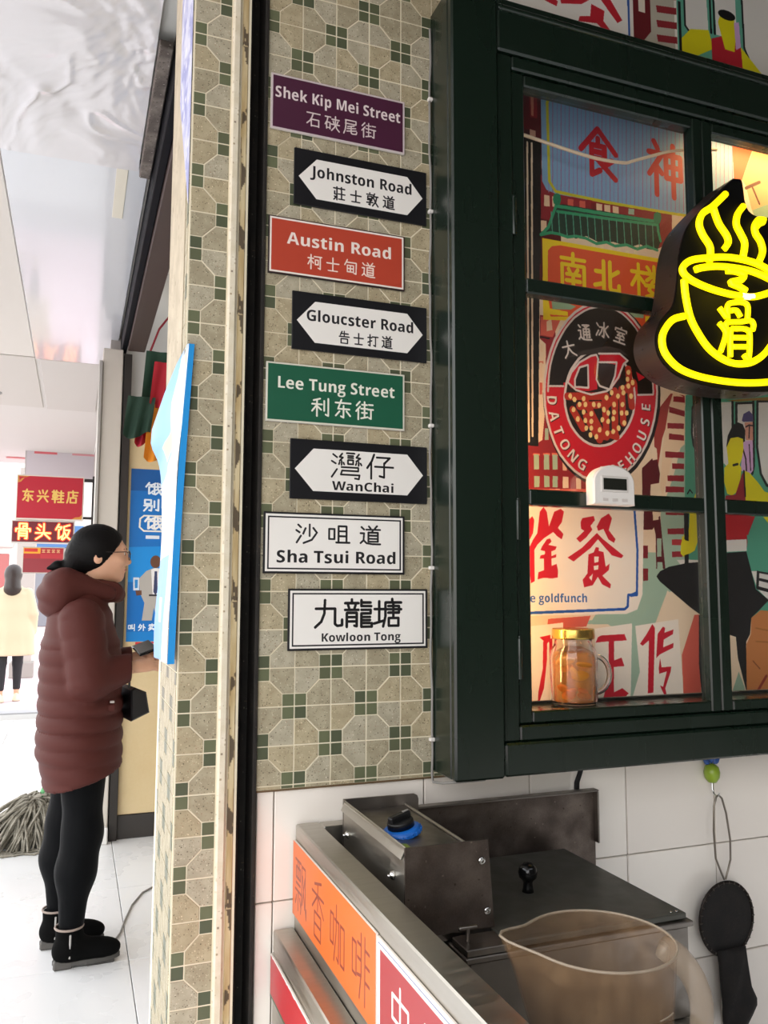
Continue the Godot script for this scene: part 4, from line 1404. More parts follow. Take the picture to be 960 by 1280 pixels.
func timer():
	var t = thing("digital_timer", "small white digital thermometer with an arched top clipped to the glazing bar", "thermometer", Vector3(0.874, 1.531, 0.0738))
	var p = []
	for i in 17:
		var a = PI * i / 16.0
		p.append(Vector2(cos(a) * 0.0435, 0.040 + sin(a) * 0.030))
	p.append(Vector2(-0.0435, 0.0)); p.append(Vector2(0.0435, 0.0))
	var b = MB.new()
	b.prism(p, 0.0, 0.022, 0.003)
	part("case", b, M.white_plastic, t)
	b = MB.new()
	b.mm(Vector3(-0.028, 0.022, 0.0221), Vector3(0.028, 0.050, 0.0236), 0.001)
	part("bezel", b, mat("d8d2cb", 0.4), t)
	b = MB.new()
	b.mm(Vector3(-0.024, 0.026, 0.0237), Vector3(0.024, 0.046, 0.0243))
	part("display", b, mat("23251f", 0.2), t)
	for i in 3:
		b = MB.new()
		b.mm(Vector3(-0.026 + i * 0.02, 0.006, 0.0221), Vector3(-0.014 + i * 0.02, 0.011, 0.0232), 0.0006)
		part("button", b, mat("cfc6c0", 0.5), t)

# ---------------------------------------------------------------- the cup sign
func smooth2(l, z, closed = false):
	# Catmull-Rom through the listed points, in mm from the sign's corner
	var q = []
	for i in range(0, l.size(), 2):
		q.append(Vector3(l[i] * 0.001, l[i + 1] * 0.001, z))
	var o = []
	var m = q.size()
	for i in (m if closed else m - 1):
		var a = q[(i - 1 + m) % m] if closed else q[maxi(i - 1, 0)]
		var b = q[i]
		var c = q[(i + 1) % m]
		var d = q[(i + 2) % m] if closed else q[mini(i + 2, m - 1)]
		for k in 5:
			o.append(b.cubic_interpolate(c, a, d, k / 5.0))
	if not closed:
		o.append(q[m - 1])
	return o

func cup_sign():
	var t = thing("neon_cup_sign", "black cut-out sign with a glowing yellow steaming cup in front of the cabinet", "neon sign", Vector3(1.0, 1.5, 0.0868))
	var outline = [125,647,137,646,141,626,143,605,151,589,169,582,194,583,215,588,236,570,250,535,256,490,262,440,262,390,278,352,290,320,284,290,255,268,215,254,175,247,128,243,87,242,33,245,-24,256,-53,273,-68,294,-71,322,-59,353,-32,384,-21,430,-15,475,-2,518,19,551,72,605,112,642]
	var sm = smooth2(outline, 0.0, true)
	var poly = []
	for q in sm:
		poly.append(Vector2(q.x, q.y))
	var b = MB.new()
	b.prism(poly, 0.0, 0.058)
	part("box", b, rough_map(mat("2e2420", 0.3, 0.0), noise_tex(0.05, 0.25, 0.4, 128, 3), 4.0), t)
	var inner = Geometry2D.offset_polygon(PackedVector2Array(poly), -0.0015)[0]
	b = MB.new()
	b.prism(inner, 0.0583, 0.0605)
	var black_face = mat("0b0b0c", 0.55)
	black_face.metallic_specular = 0.25
	part("face", b, black_face, t)
	var y = glow("ffe600", 1.25)
	var zz = 0.0645
	for l in [[93,609,61,579,38,562,29,541,36,522,51,503,52,485,48,472], [63,575,74,549,91,529,94,516,85,503], [134,593,119,574,115,554,124,538,133,520,127,492], [183,573,169,572,159,559,160,544,171,530,175,511,165,490], [180,570,170,565,163,558],
		[17,454,33,460,65,467,102,470,140,470,168,466,192,460], [88,462,111,464,127,460,122,450,96,441,115,436,131,430],
		[-9,432,-7,403,2,364,19,336,40,313,66,298,93,291,117,292,140,298,164,312,185,333,206,362,219,395,224,432],
		[-11,365,-37,355,-57,331,-61,309,-52,289,-27,270,11,260,64,256,119,257,176,264,225,276,258,298,266,322,250,346,222,356],
		[68,390,84,374], [66,362,78,351,80,340,67,309], [86,372,87,396,97,403,122,407,134,401,132,376], [94,388,107,390,116,379], [83,351,83,364,116,370,139,375,146,368,143,357], [89,302,92,349,106,356,129,357,136,346,131,303,120,309], [93,338,131,342], [93,321,130,325]]:
		var r = 0.0050 if (l[0] > 60 and l[1] < 412 and l.size() < 16 and l[1] > 300) else 0.0064
		b = MB.new()
		b.tube(smooth2(l, zz), r, 8)
		part("glow_tube", b, y, t)
	b = MB.new()
	b.tube(smooth2([50,481,11,471,-9,457,-10,444,10,432,50,423,91,419,118,419,147,421,171,428,195,438,218,450,212,466,188,478,159,486,127,489,89,488], zz, true), 0.0064, 8, true)
	part("glow_tube", b, y, t)
	b = MB.new()
	b.tube(smooth2([119,419,133,419,147,421], zz + 0.0012), 0.0056, 8)
	part("tube_joint", b, glow("fffbe8", 1.2), t)
	var l = OmniLight3D.new()
	l.name = "cup_sign_light"
	l.light_color = Color(1.0, 0.88, 0.1)
	l.light_energy = 0.003
	l.light_size = 0.02
	l.omni_range = 6.0
	l.shadow_enabled = true
	add_child(l)
	l.position = Vector3(1.1, 1.93, 0.20)

# ---------------------------------------------------------------- the counter
func counter():
	var t = thing("steel_counter", "stainless steel counter with a raised rim and printed price strips", "counter", Vector3(0.30, 0.0, 0.0))
	var o = -t.position
	var z1 = 0.98
	var b = MB.new()
	# raised rim along the arcade side, hollow inside
	b.mm(Vector3(0.335, 0.985, 0.0) + o, Vector3(0.372, 1.0195, z1) + o, 0.002)
	part("rim", b, M.steel, t)
	b = MB.new()
	b.mm(Vector3(0.3725, 0.985, 0.0) + o, Vector3(0.80, 1.0190, 0.030) + o, 0.002)
	part("back_rim", b, M.steel, t)
	b = MB.new()
	b.mm(Vector3(0.335, 0.10, 0.0) + o, Vector3(0.345, 0.9845, z1) + o, 0.001)
	b.mm(Vector3(0.345, 0.80, 0.0) + o, Vector3(0.80, 0.815, z1) + o, 0.001)
	b.mm(Vector3(0.79, 0.10, 0.0) + o, Vector3(0.80, 0.7995, z1) + o, 0.001)
	b.mm(Vector3(0.345, 0.10, z1 - 0.01) + o, Vector3(0.79, 0.7995, z1) + o, 0.001)
	part("tub", b, M.steel, t)
	b = MB.new()
	b.mm(Vector3(0.302, 0.835, 0.0) + o, Vector3(0.334, 0.866, z1) + o, 0.002)
	part("ledge", b, M.steel, t)
	b = MB.new()
	b.mm(Vector3(0.302, 0.10, 0.0) + o, Vector3(0.312, 0.8345, z1) + o, 0.001)
	part("apron", b, M.steel, t)
	for x in [0.34, 0.76]:
		for z in [0.04, z1 - 0.05]:
			b = MB.new()
			b.mm(Vector3(x, 0.0, z) + o, Vector3(x + 0.03, 0.0995, z + 0.03) + o, 0.002)
			part("foot", b, M.steel, t)
	# printed strips: on the side that faces the arcade
	var p = Print.new(376, 108, 3.0, "e06a26")
	var hs = ["piao", "xiang", "ka", "fei"]
	for i in 4:
		p.han(HAN[hs[i]], 47 + i * 92, 56, 66, 84, 4.0, "8a3520")
	strip("orange strip with four dark red characters on the counter side", Vector3(0.3345, 0.888, 0.002), 0.374, 0.109, p, "orange_strip")
	p = Print.new(420, 108, 2.5, "f2eee9")
	p.rect(4, 4, 412, 100, "2c3f78")
	p.rect(5.4, 5.4, 410, 98, "f2eee9")
	p.rect(10, 10, 400, 90, "a22c31")
	for i in 2:
		p.han(HAN[["zhong", "xi"][i]], 70 + i * 92, 56, 62, 62, 4.5, "f4ece6")
	strip("red strip with white characters and a white border next to the orange strip", Vector3(0.3345, 0.888, 0.379), 0.42, 0.108, p, "red_strip")
	p = Print.new(600, 88, 2.0, "b7202c")
	p.rect(0, 0, 600, 3, "efe8e2")
	rng.seed = 15
	for i in 60:
		p.rect(rng.randf() * 600, 2.5, rng.randf_range(2, 9), rng.randf_range(0.5, 3), "efe8e2")
	p.rect(0, 83, 600, 5, "1f5a3a")
	strip("worn red strip under the steel ledge of the counter", Vector3(0.3015, 0.772, 0.002), 0.60, 0.0615, p, "lower_strip")

func strip(label, at, length, height, pr, called):
	# a print that faces -x and reads from the wall towards the front
	var t = thing(called, label, "strip sign", at)
	var b = MB.new()
	b.mm(Vector3(-0.003, 0, 0), Vector3(-0.0002, height, length), 0.0003)
	part("sheet", b, mat("e6ddd2", 0.5), t)
	b = MB.new()
	b.quad(Vector3(-0.0033, 0.0005, 0.0005), Vector3(-0.0033, 0.0005, length - 0.0005), Vector3(-0.0033, height - 0.0005, length - 0.0005), Vector3(-0.0033, height - 0.0005, 0.0005))
	part("printed_face", b, printed(pr.tex(), 0.35), t)

# ---------------------------------------------------------------- the fryer
func fryer():
	var t = thing("deep_fryer", "dark steel deep fryer with a control box, hinged lid and tall back plate", "fryer", Vector3(0.40, 0.8155, 0.03))
	var o = -t.position
	var b = MB.new()
	# back plate with folded rim
	b.mm(Vector3(0.43, 0.82, 0.031) + o, Vector3(0.862, 1.0360, 0.0345) + o, 0.001)
	part("back_plate", b, M.stained_steel, t)
	b = MB.new()
	b.mm(Vector3(0.43, 1.0362, 0.0312) + o, Vector3(0.862, 1.0395, 0.0475) + o, 0.0008)
	b.mm(Vector3(0.8588, 0.95, 0.0348) + o, Vector3(0.862, 1.0360, 0.0475) + o, 0.0008)
	part("back_plate_rim", b, M.dark_steel, t)
	# tank below the lid
	b = MB.new()
	b.mm(Vector3(0.4625, 0.8165, 0.0485) + o, Vector3(0.7905, 0.9330, 0.347) + o, 0.002)
	part("tank", b, M.dark_steel, t)
	b = MB.new()
	b.mm(Vector3(0.456, 0.9335, 0.0485) + o, Vector3(0.795, 0.9405, 0.352) + o, 0.0012)
	part("tank_flange", b, M.dark_steel, t)
	# lid
	var lid = Node3D.new()
	lid.name = "lid"
	t.add_child(lid, true)
	b = MB.new()
	b.mm(Vector3(0.518, 0.9415, 0.050) + o, Vector3(0.7885, 0.9500, 0.346) + o, 0.0015)
	part("lid_plate", b, M.black_lid, lid)
	b = MB.new()
	b.lathe([Vector2(0, 0.0), Vector2(0.0085, 0.0), Vector2(0.0072, 0.006), Vector2(0.0065, 0.013), Vector2(0.0085, 0.0165), Vector2(0.0125, 0.020), Vector2(0.0140, 0.027), Vector2(0.0120, 0.0345), Vector2(0.007, 0.039), Vector2(0, 0.0402)], 24, Vector3(0.627, 0.9502, 0.205) + o)
	part("lid_knob", b, M.black_gloss, lid)
	for x in [0.7775, 0.7685]:
		b = MB.new()
		b.lathe([Vector2(0, 0), Vector2(0.0022, 0), Vector2(0.002, 0.0012), Vector2(0, 0.0016)], 10, Vector3(x, 0.9502, 0.339) + o)
		part("rivet", b, M.chrome, lid)
	# front lug where the lid latches
	b = MB.new()
	b.mm(Vector3(0.458, 0.9408, 0.306) + o, Vector3(0.5175, 0.9495, 0.350) + o, 0.001)
	part("latch_block", b, M.dark_steel, t)
	b = MB.new()
	b.tube([Vector3(0.471, 0.9497, 0.325) + o, Vector3(0.471, 0.966, 0.325) + o], 0.0028, 8)
	b.tube([Vector3(0.459, 0.9655, 0.325) + o, Vector3(0.483, 0.9655, 0.325) + o], 0.0028, 8)
	part("latch_pin", b, M.dark_steel, t)
	# control box: outline in the x-y plane extruded from the wall towards the front
	var box = Node3D.new()
	box.name = "control_box"
	t.add_child(box, true)
	b = MB.new()
	b.xf = Transform3D(Basis(), o + Vector3(0, 0, 0))
	var prof = [Vector2(0.4005, 0.9425), Vector2(0.5165, 0.9425), Vector2(0.5110, 1.040), Vector2(0.500, 1.0455), Vector2(0.4005, 1.0455)]
	b.prism(prof, 0.052, 0.2985)
	part("housing", b, M.dark_steel, box)
	# the outer plates stand proud of the sunken top
	b = MB.new()
	b.xf = Transform3D(Basis(), o)
	b.prism([Vector2(0.3965, 0.952), Vector2(0.5205, 0.952), Vector2(0.5125, 1.0610), Vector2(0.3965, 1.0615)], 0.2990, 0.3020)
	part("end_plate", b, M.stained_steel, box)
	b = MB.new()
	b.xf = Transform3D(Basis(), o)
	var back = [Vector2(0.3965, 0.96), Vector2(0.521, 0.96), Vector2(0.521, 1.054), Vector2(0.519, 1.0595), Vector2(0.514, 1.062), Vector2(0.3965, 1.063)]
	b.prism(back, 0.0480, 0.0515)
	part("end_plate", b, M.dark_steel, box)
	b = MB.new()
	b.mm(Vector3(0.3968, 0.96, 0.0520) + o, Vector3(0.4000, 1.0600, 0.2988) + o, 0.0008)
	part("side_plate", b, M.steel, box)
	# folded lip along the side, leaning outwards
	b = MB.new()
	b.xf = Transform3D(Basis(), o)
	b.quad(Vector3(0.3920, 1.0475, 0.052), Vector3(0.3920, 1.0475, 0.2988), Vector3(0.3990, 1.0615, 0.2988), Vector3(0.3990, 1.0615, 0.052))
	b.quad(Vector3(0.3935, 1.0470, 0.2988), Vector3(0.3935, 1.0470, 0.052), Vector3(0.4005, 1.0605, 0.052), Vector3(0.4005, 1.0605, 0.2988))
	b.quad(Vector3(0.3920, 1.0475, 0.052), Vector3(0.3935, 1.0470, 0.052), Vector3(0.3935, 1.0470, 0.2988), Vector3(0.3920, 1.0475, 0.2988))
	b.quad(Vector3(0.3990, 1.0615, 0.2988), Vector3(0.4005, 1.0605, 0.2988), Vector3(0.4005, 1.0605, 0.052), Vector3(0.3990, 1.0615, 0.052))
	part("lip", b, M.steel, box)
	b = MB.new()
	b.tube([Vector3(0.498, 1.0475, 0.0525) + o, Vector3(0.498, 1.0475, 0.2985) + o], 0.0022, 8)
	part("edge_rod", b, M.steel, box)
	# red band, warning label and thermostat
	b = MB.new()
	b.mm(Vector3(0.402, 1.0457, 0.10) + o, Vector3(0.418, 1.0461, 0.285) + o)
	part("red_band", b, mat("7a1f2a", 0.4), box)  # thin flat dark red strip along the box top
	b = MB.new()
	b.mm(Vector3(0.414, 1.0462, 0.236) + o, Vector3(0.424, 1.0467, 0.262) + o)
	part("warning_label", b, mat("8a9a35", 0.4), box)
	var k = Node3D.new()
	k.name = "thermostat_knob"
	t.add_child(k, true)
	k.position = Vector3(0.438, 1.0458, 0.190) + o
	k.rotation = Vector3(0.0, 0.2, 0.22)
	b = MB.new()
	b.lathe([Vector2(0, 0), Vector2(0.027, 0), Vector2(0.0275, 0.002), Vector2(0.026, 0.007), Vector2(0.022, 0.010), Vector2(0, 0.010)], 36)
	part("dial", b, mat("1668c4", 0.35), k)
	for i in 24:
		b = MB.new()
		var a = TAU * i / 24
		b.box(Vector3(cos(a) * 0.0272, 0.0035, sin(a) * 0.0272), Vector3(0.0022, 0.005, 0.0022), 0.0005)
		part("dial_rib", b, mat("1668c4", 0.35) if i == 0 else k.get_node("dial").material_override, k)
	b = MB.new()
	b.lathe([Vector2(0, 0.0102), Vector2(0.019, 0.0102), Vector2(0.0185, 0.018), Vector2(0.017, 0.020), Vector2(0, 0.020)], 28)
	b.box(Vector3(0, 0.023, 0), Vector3(0.034, 0.010, 0.011), 0.002)
	part("grip", b, M.black, k)
	b = MB.new()
	b.box(Vector3(0.011, 0.0284, 0), Vector3(0.009, 0.0008, 0.0035))
	part("pointer_mark", b, mat("8a8782", 0.4), k)
	# screws on the side and rivets on the end plate
	for z in [0.075, 0.262]:
		b = MB.new()
		b.xf = Transform3D(Basis(Vector3(0, 0, 1), PI / 2), Vector3(0.3966, 1.017, z) + o)
		b.lathe([Vector2(0, 0), Vector2(0.0062, 0), Vector2(0.0055, 0.0025), Vector2(0.003, 0.005), Vector2(0, 0.0055)], 14)
		b.lathe([Vector2(0.0022, 0.005), Vector2(0.0022, 0.008), Vector2(0, 0.0082)], 10)
		part("screw", b, M.chrome, box)
	for q in [Vector2(0.505, 1.0355), Vector2(0.5125, 0.9725)]:
		b = MB.new()
		b.xf = Transform3D(Basis(Vector3(1, 0, 0), PI / 2), Vector3(q.x - 0.002, q.y, 0.3021) + o)
		b.lathe([Vector2(0, 0), Vector2(0.0052, 0), Vector2(0.0048, 0.0016), Vector2(0.0030, 0.0024), Vector2(0.0015, 0.0018), Vector2(0, 0.0016)], 16)
		part("rivet", b, M.chrome, box)

# ---------------------------------------------------------------- the measuring jug
func pitcher():
	var t = thing("plastic_jug", "worn translucent plastic measuring jug with a spout in front of the fryer", "jug", Vector3(0.505, 0.816, 0.553))
	var plast = mat("b59a82", 0.32)
	plast.transparency = BaseMaterial3D.TRANSPARENCY_ALPHA
	plast.albedo_color = Color(0.86, 0.76, 0.64, 0.17)
	plast.roughness = 0.35
	plast.albedo_texture = speckled(256, "c9b49c", "8f7a66", 1.8, [[500, "d8cbb8", 2], [160, "6e5a48", 3]], 91)
	plast.uv1_scale = Vector3(2, 2, 1)
	var seg = 56
	var rows = []
	# spout points to -x and a little towards the front
	var sp = deg_to_rad(200.0)
	var prof = [[0.0, 0.0], [0.0505, 0.0], [0.0550, 0.004], [0.0605, 0.05], [0.0665, 0.12], [0.0720, 0.19], [0.0735, 0.2150], [0.0745, 0.2175], [0.0727, 0.2185], [0.0710, 0.2150], [0.0697, 0.19], [0.0643, 0.12], [0.0583, 0.05], [0.0525, 0.0065], [0.0, 0.0065]]
	for q in prof:
		var r = []
		for k in seg:
			var a = -TAU * k / seg
			var dd = wrapf(a - sp, -PI, PI)
			var lip = exp(-pow(dd / 0.30, 2.0)) * smoothstep(0.15, 0.2175, q[1])
			var rr = q[0] + lip * 0.026
			r.append(Vector3(cos(a) * rr, q[1] + lip * 0.004, sin(a) * rr))
		rows.append(r)
	var b = MB.new()
	b.grid(rows, true)
	part("body", b, plast, t)
	# rolled rim
	b = MB.new()
	var rim = []
	for k in seg:
		var a = -TAU * k / seg
		var dd = wrapf(a - sp, -PI, PI)
		var lip = exp(-pow(dd / 0.30, 2.0))
		rim.append(Vector3(cos(a) * (0.0740 + lip * 0.026), 0.2178 + lip * 0.004, sin(a) * (0.0740 + lip * 0.026)))
	b.tube(rim, 0.0014, 8, true)
	var rm = mat("cbbba8", 0.2)
	rm.transparency = BaseMaterial3D.TRANSPARENCY_ALPHA
	rm.albedo_color = Color(0.72, 0.66, 0.58, 0.5)
	rm.roughness = 0.3
	part("rim", b, rm, t)
	# handle on the right
	b = MB.new()
	var h = []
	var ha = deg_to_rad(8.0)
	for i in 15:
		var f = i / 14.0
		var r = 0.0705 + sin(PI * pow(f, 0.8)) * 0.046 - f * 0.010
		h.append(Vector3(cos(ha) * r, 0.205 - f * 0.17, sin(ha) * r))
	b.tube(h, 0.0085, 12, false, 1.5)
	var hm = mat("c8b7a2", 0.3)
	hm.transparency = BaseMaterial3D.TRANSPARENCY_ALPHA
	hm.albedo_color = Color(0.74, 0.66, 0.57, 0.45)
	hm.roughness = 0.3
	part("handle", b, hm, t)
	# moulded scale lines
	for i in 6:
		b = MB.new()
		var arc = []
		for k in 7:
			var a = deg_to_rad(60.0 + k * (3.0 if i % 2 else 5.0))
			var rr = 0.0610 + (0.05 + i * 0.024) * 0.088
			arc.append(Vector3(cos(a) * (rr - 0.0036 + 0.0003), 0.05 + i * 0.024, sin(a) * (rr - 0.0036 + 0.0003)))
		b.tube(arc, 0.0008, 5)
		part("scale_line", b, rm, t)

# ---------------------------------------------------------------- the strainer on its hook
func strainer():
	var t = thing("wall_hook", "green grape-shaped wall hook with blue leaves under the cabinet", "hook", Vector3(1.146, 1.030, -0.006))
	var b = MB.new()
	b.lathe([Vector2(0, -0.018), Vector2(0.008, -0.0165), Vector2(0.0135, -0.008), Vector2(0.0150, 0.002), Vector2(0.0125, 0.012), Vector2(0.006, 0.017), Vector2(0, 0.018)], 24, Vector3(0, 0.008, 0.011))
	part("grape_body", b, mat("93ad35", 0.3), t)
	for s in [-1.0, 0.0, 1.0]:
		b = MB.new()
		b.xf = Transform3D(Basis(Vector3(0, 0, 1), -s * 0.9), Vector3(s * 0.004, 0.025, 0.011))
		b.lathe([Vector2(0, 0), Vector2(0.006, 0.006), Vector2(0.0065, 0.011), Vector2(0.003, 0.018), Vector2(0, 0.021)], 12, Vector3.ZERO, Vector2(1, 0.5))
		part("leaf", b, mat("2f56a0", 0.35), t)
	b = MB.new()
	b.tube([Vector3(-0.002, -0.008, 0.013), Vector3(-0.003, -0.02, 0.014), Vector3(-0.0035, -0.028, 0.018), Vector3(-0.003, -0.032, 0.025), Vector3(-0.003, -0.029, 0.030), Vector3(-0.003, -0.024, 0.031)], 0.0016, 8)
	part("wire_hook", b, M.chrome, t)
	# strainer: wire handle, hoop, mesh dish and the long dark tea sock
	t = thing("tea_strainer", "dark stained tea strainer with a wire loop handle and hanging cloth sock", "strainer", Vector3(1.153, 0.778, 0.022))
	b = MB.new()
	var pts = [Vector3(-0.002, 0.070, 0), Vector3(-0.010, 0.085, 0.001), Vector3(-0.021, 0.110, 0.001), Vector3(-0.0245, 0.160, 0.002), Vector3(-0.022, 0.205, 0.002), Vector3(-0.0155, 0.2205, 0.001), Vector3(-0.009, 0.2235, 0.0), Vector3(-0.002, 0.2175, 0.001), Vector3(0.006, 0.190, 0.002), Vector3(0.0135, 0.140, 0.002), Vector3(0.0135, 0.105, 0.001), Vector3(0.006, 0.085, 0.001), Vector3(0.001, 0.070, 0)]
	b.tube(pts, 0.0019, 8)
	part("wire_handle", b, mat("8c8378", 0.3, 1.0), t)
	b = MB.new()
	var hoop = []
	for k in 40:
		var a = TAU * k / 40
		hoop.append(Vector3(cos(a) * 0.0615, sin(a) * 0.0655, 0.0))
	b.tube(hoop, 0.0028, 8, true)
	part("hoop", b, mat("2b2522", 0.35, 0.8), t)
	b = MB.new()
	var rows = []
	for i in 7:
		var f = i / 6.0
		var r = []
		for k in 40:
			var a = TAU * k / 40
			r.append(Vector3(cos(a) * 0.0600 * (1.0 - f), sin(a) * 0.064 * (1.0 - f), 0.008 * sin(f * PI * 0.5)))
		rows.append(r)
	b.grid(rows, true)
	var sock = relief(triplanar(mat("ffffff", 0.85), speckled(128, "1c1714", "100d0c", 1.5, [[120, "38302a", 2]], 93), 10.0), noise_tex(0.3, 0.1, 0.9, 64, 2), 0.05)
	part("mesh_dish", b, sock, t)
	for k in 30:
		b = MB.new()
		var a = TAU * k / 30
		b.tube([Vector3(cos(a) * 0.0585, sin(a) * 0.0625, 0.003), Vector3(cos(a) * 0.063, sin(a) * 0.067, 0.0032)], 0.0011, 5)
		part("stitch", b, mat("4a423a", 0.6), t)
	b = MB.new()
	rows = []
	var sec = [[-0.052, -0.028, 0.038], [-0.075, -0.024, 0.040], [-0.10, -0.022, 0.043], [-0.125, -0.021, 0.048], [-0.148, -0.020, 0.0605], [-0.160, -0.021, 0.060], [-0.175, -0.020, 0.048], [-0.188, -0.016, 0.036], [-0.196, -0.006, 0.020]]
	rng.seed = 8
	for s in sec:
		var r = []
		for k in 20:
			var a = -TAU * k / 20
			var cx = (s[1] + s[2]) * 0.5; var hw = (s[2] - s[1]) * 0.5
			r.append(Vector3(cx + cos(a) * hw, s[0] + sin(a * 3.0) * 0.002, 0.004 + sin(a) * (0.012 + 0.003 * sin(a * 4.0 + s[0] * 60.0))))
		rows.append(r)
	rows.push_front(rows[0].map(func(q): return Vector3(0.005, -0.052, 0.004)))
	rows.append(rows[rows.size() - 1].map(func(q): return Vector3(0.007, -0.198, 0.004)))
	rows.reverse()
	b.grid(rows, true)
	part("sock", b, sock, t)

func small_cables():
	var b = MB.new()
	var p = []
	for i in 40:
		p.append(Vector3(0.5655 + 0.0012 * sin(i * 0.7) + 0.0008 * sin(i * 1.9), 1.078 + i * 0.0338, 0.0035))
	p.push_front(Vector3(0.5675, 1.066, 0.004)); p.push_front(Vector3(0.573, 1.069, 0.03)); p.push_front(Vector3(0.590, 1.076, 0.06)); p.push_front(Vector3(0.63, 1.079, 0.07))
	b.tube(p, 0.0022, 6)
	var t = thing("cable_run", "thin grey cable clipped along the left edge of the green cabinet", "cable", Vector3.ZERO)
	part("cable", b, M.cable_grey, t)
	for y in [1.135, 1.42, 1.665, 2.05, 2.26]:
		b = MB.new()
		b.box(Vector3(0.5655, y, 0.0045), Vector3(0.009, 0.006, 0.0085), 0.0012)
		b.tube([Vector3(0.5725, y, 0.002), Vector3(0.5725, y, 0.0085)], 0.0018, 6)
		part("clip", b, M.white_plastic, t)
	b = MB.new()
	b.tube([Vector3(0.848, 1.082, 0.018), Vector3(0.846, 1.062, 0.012), Vector3(0.8415, 1.045, 0.008), Vector3(0.840, 1.02, 0.008), Vector3(0.840, 0.84, 0.008)], 0.0030, 8)
	b.tube([Vector3(0.852, 1.082, 0.018), Vector3(0.8505, 1.062, 0.012), Vector3(0.8465, 1.045, 0.008), Vector3(0.845, 1.02, 0.008), Vector3(0.845, 0.84, 0.008)], 0.0022, 8)
	tag(part("power_cable", b, M.rubber, self), "short black cable between the green cabinet and the fryer back plate", "cable")

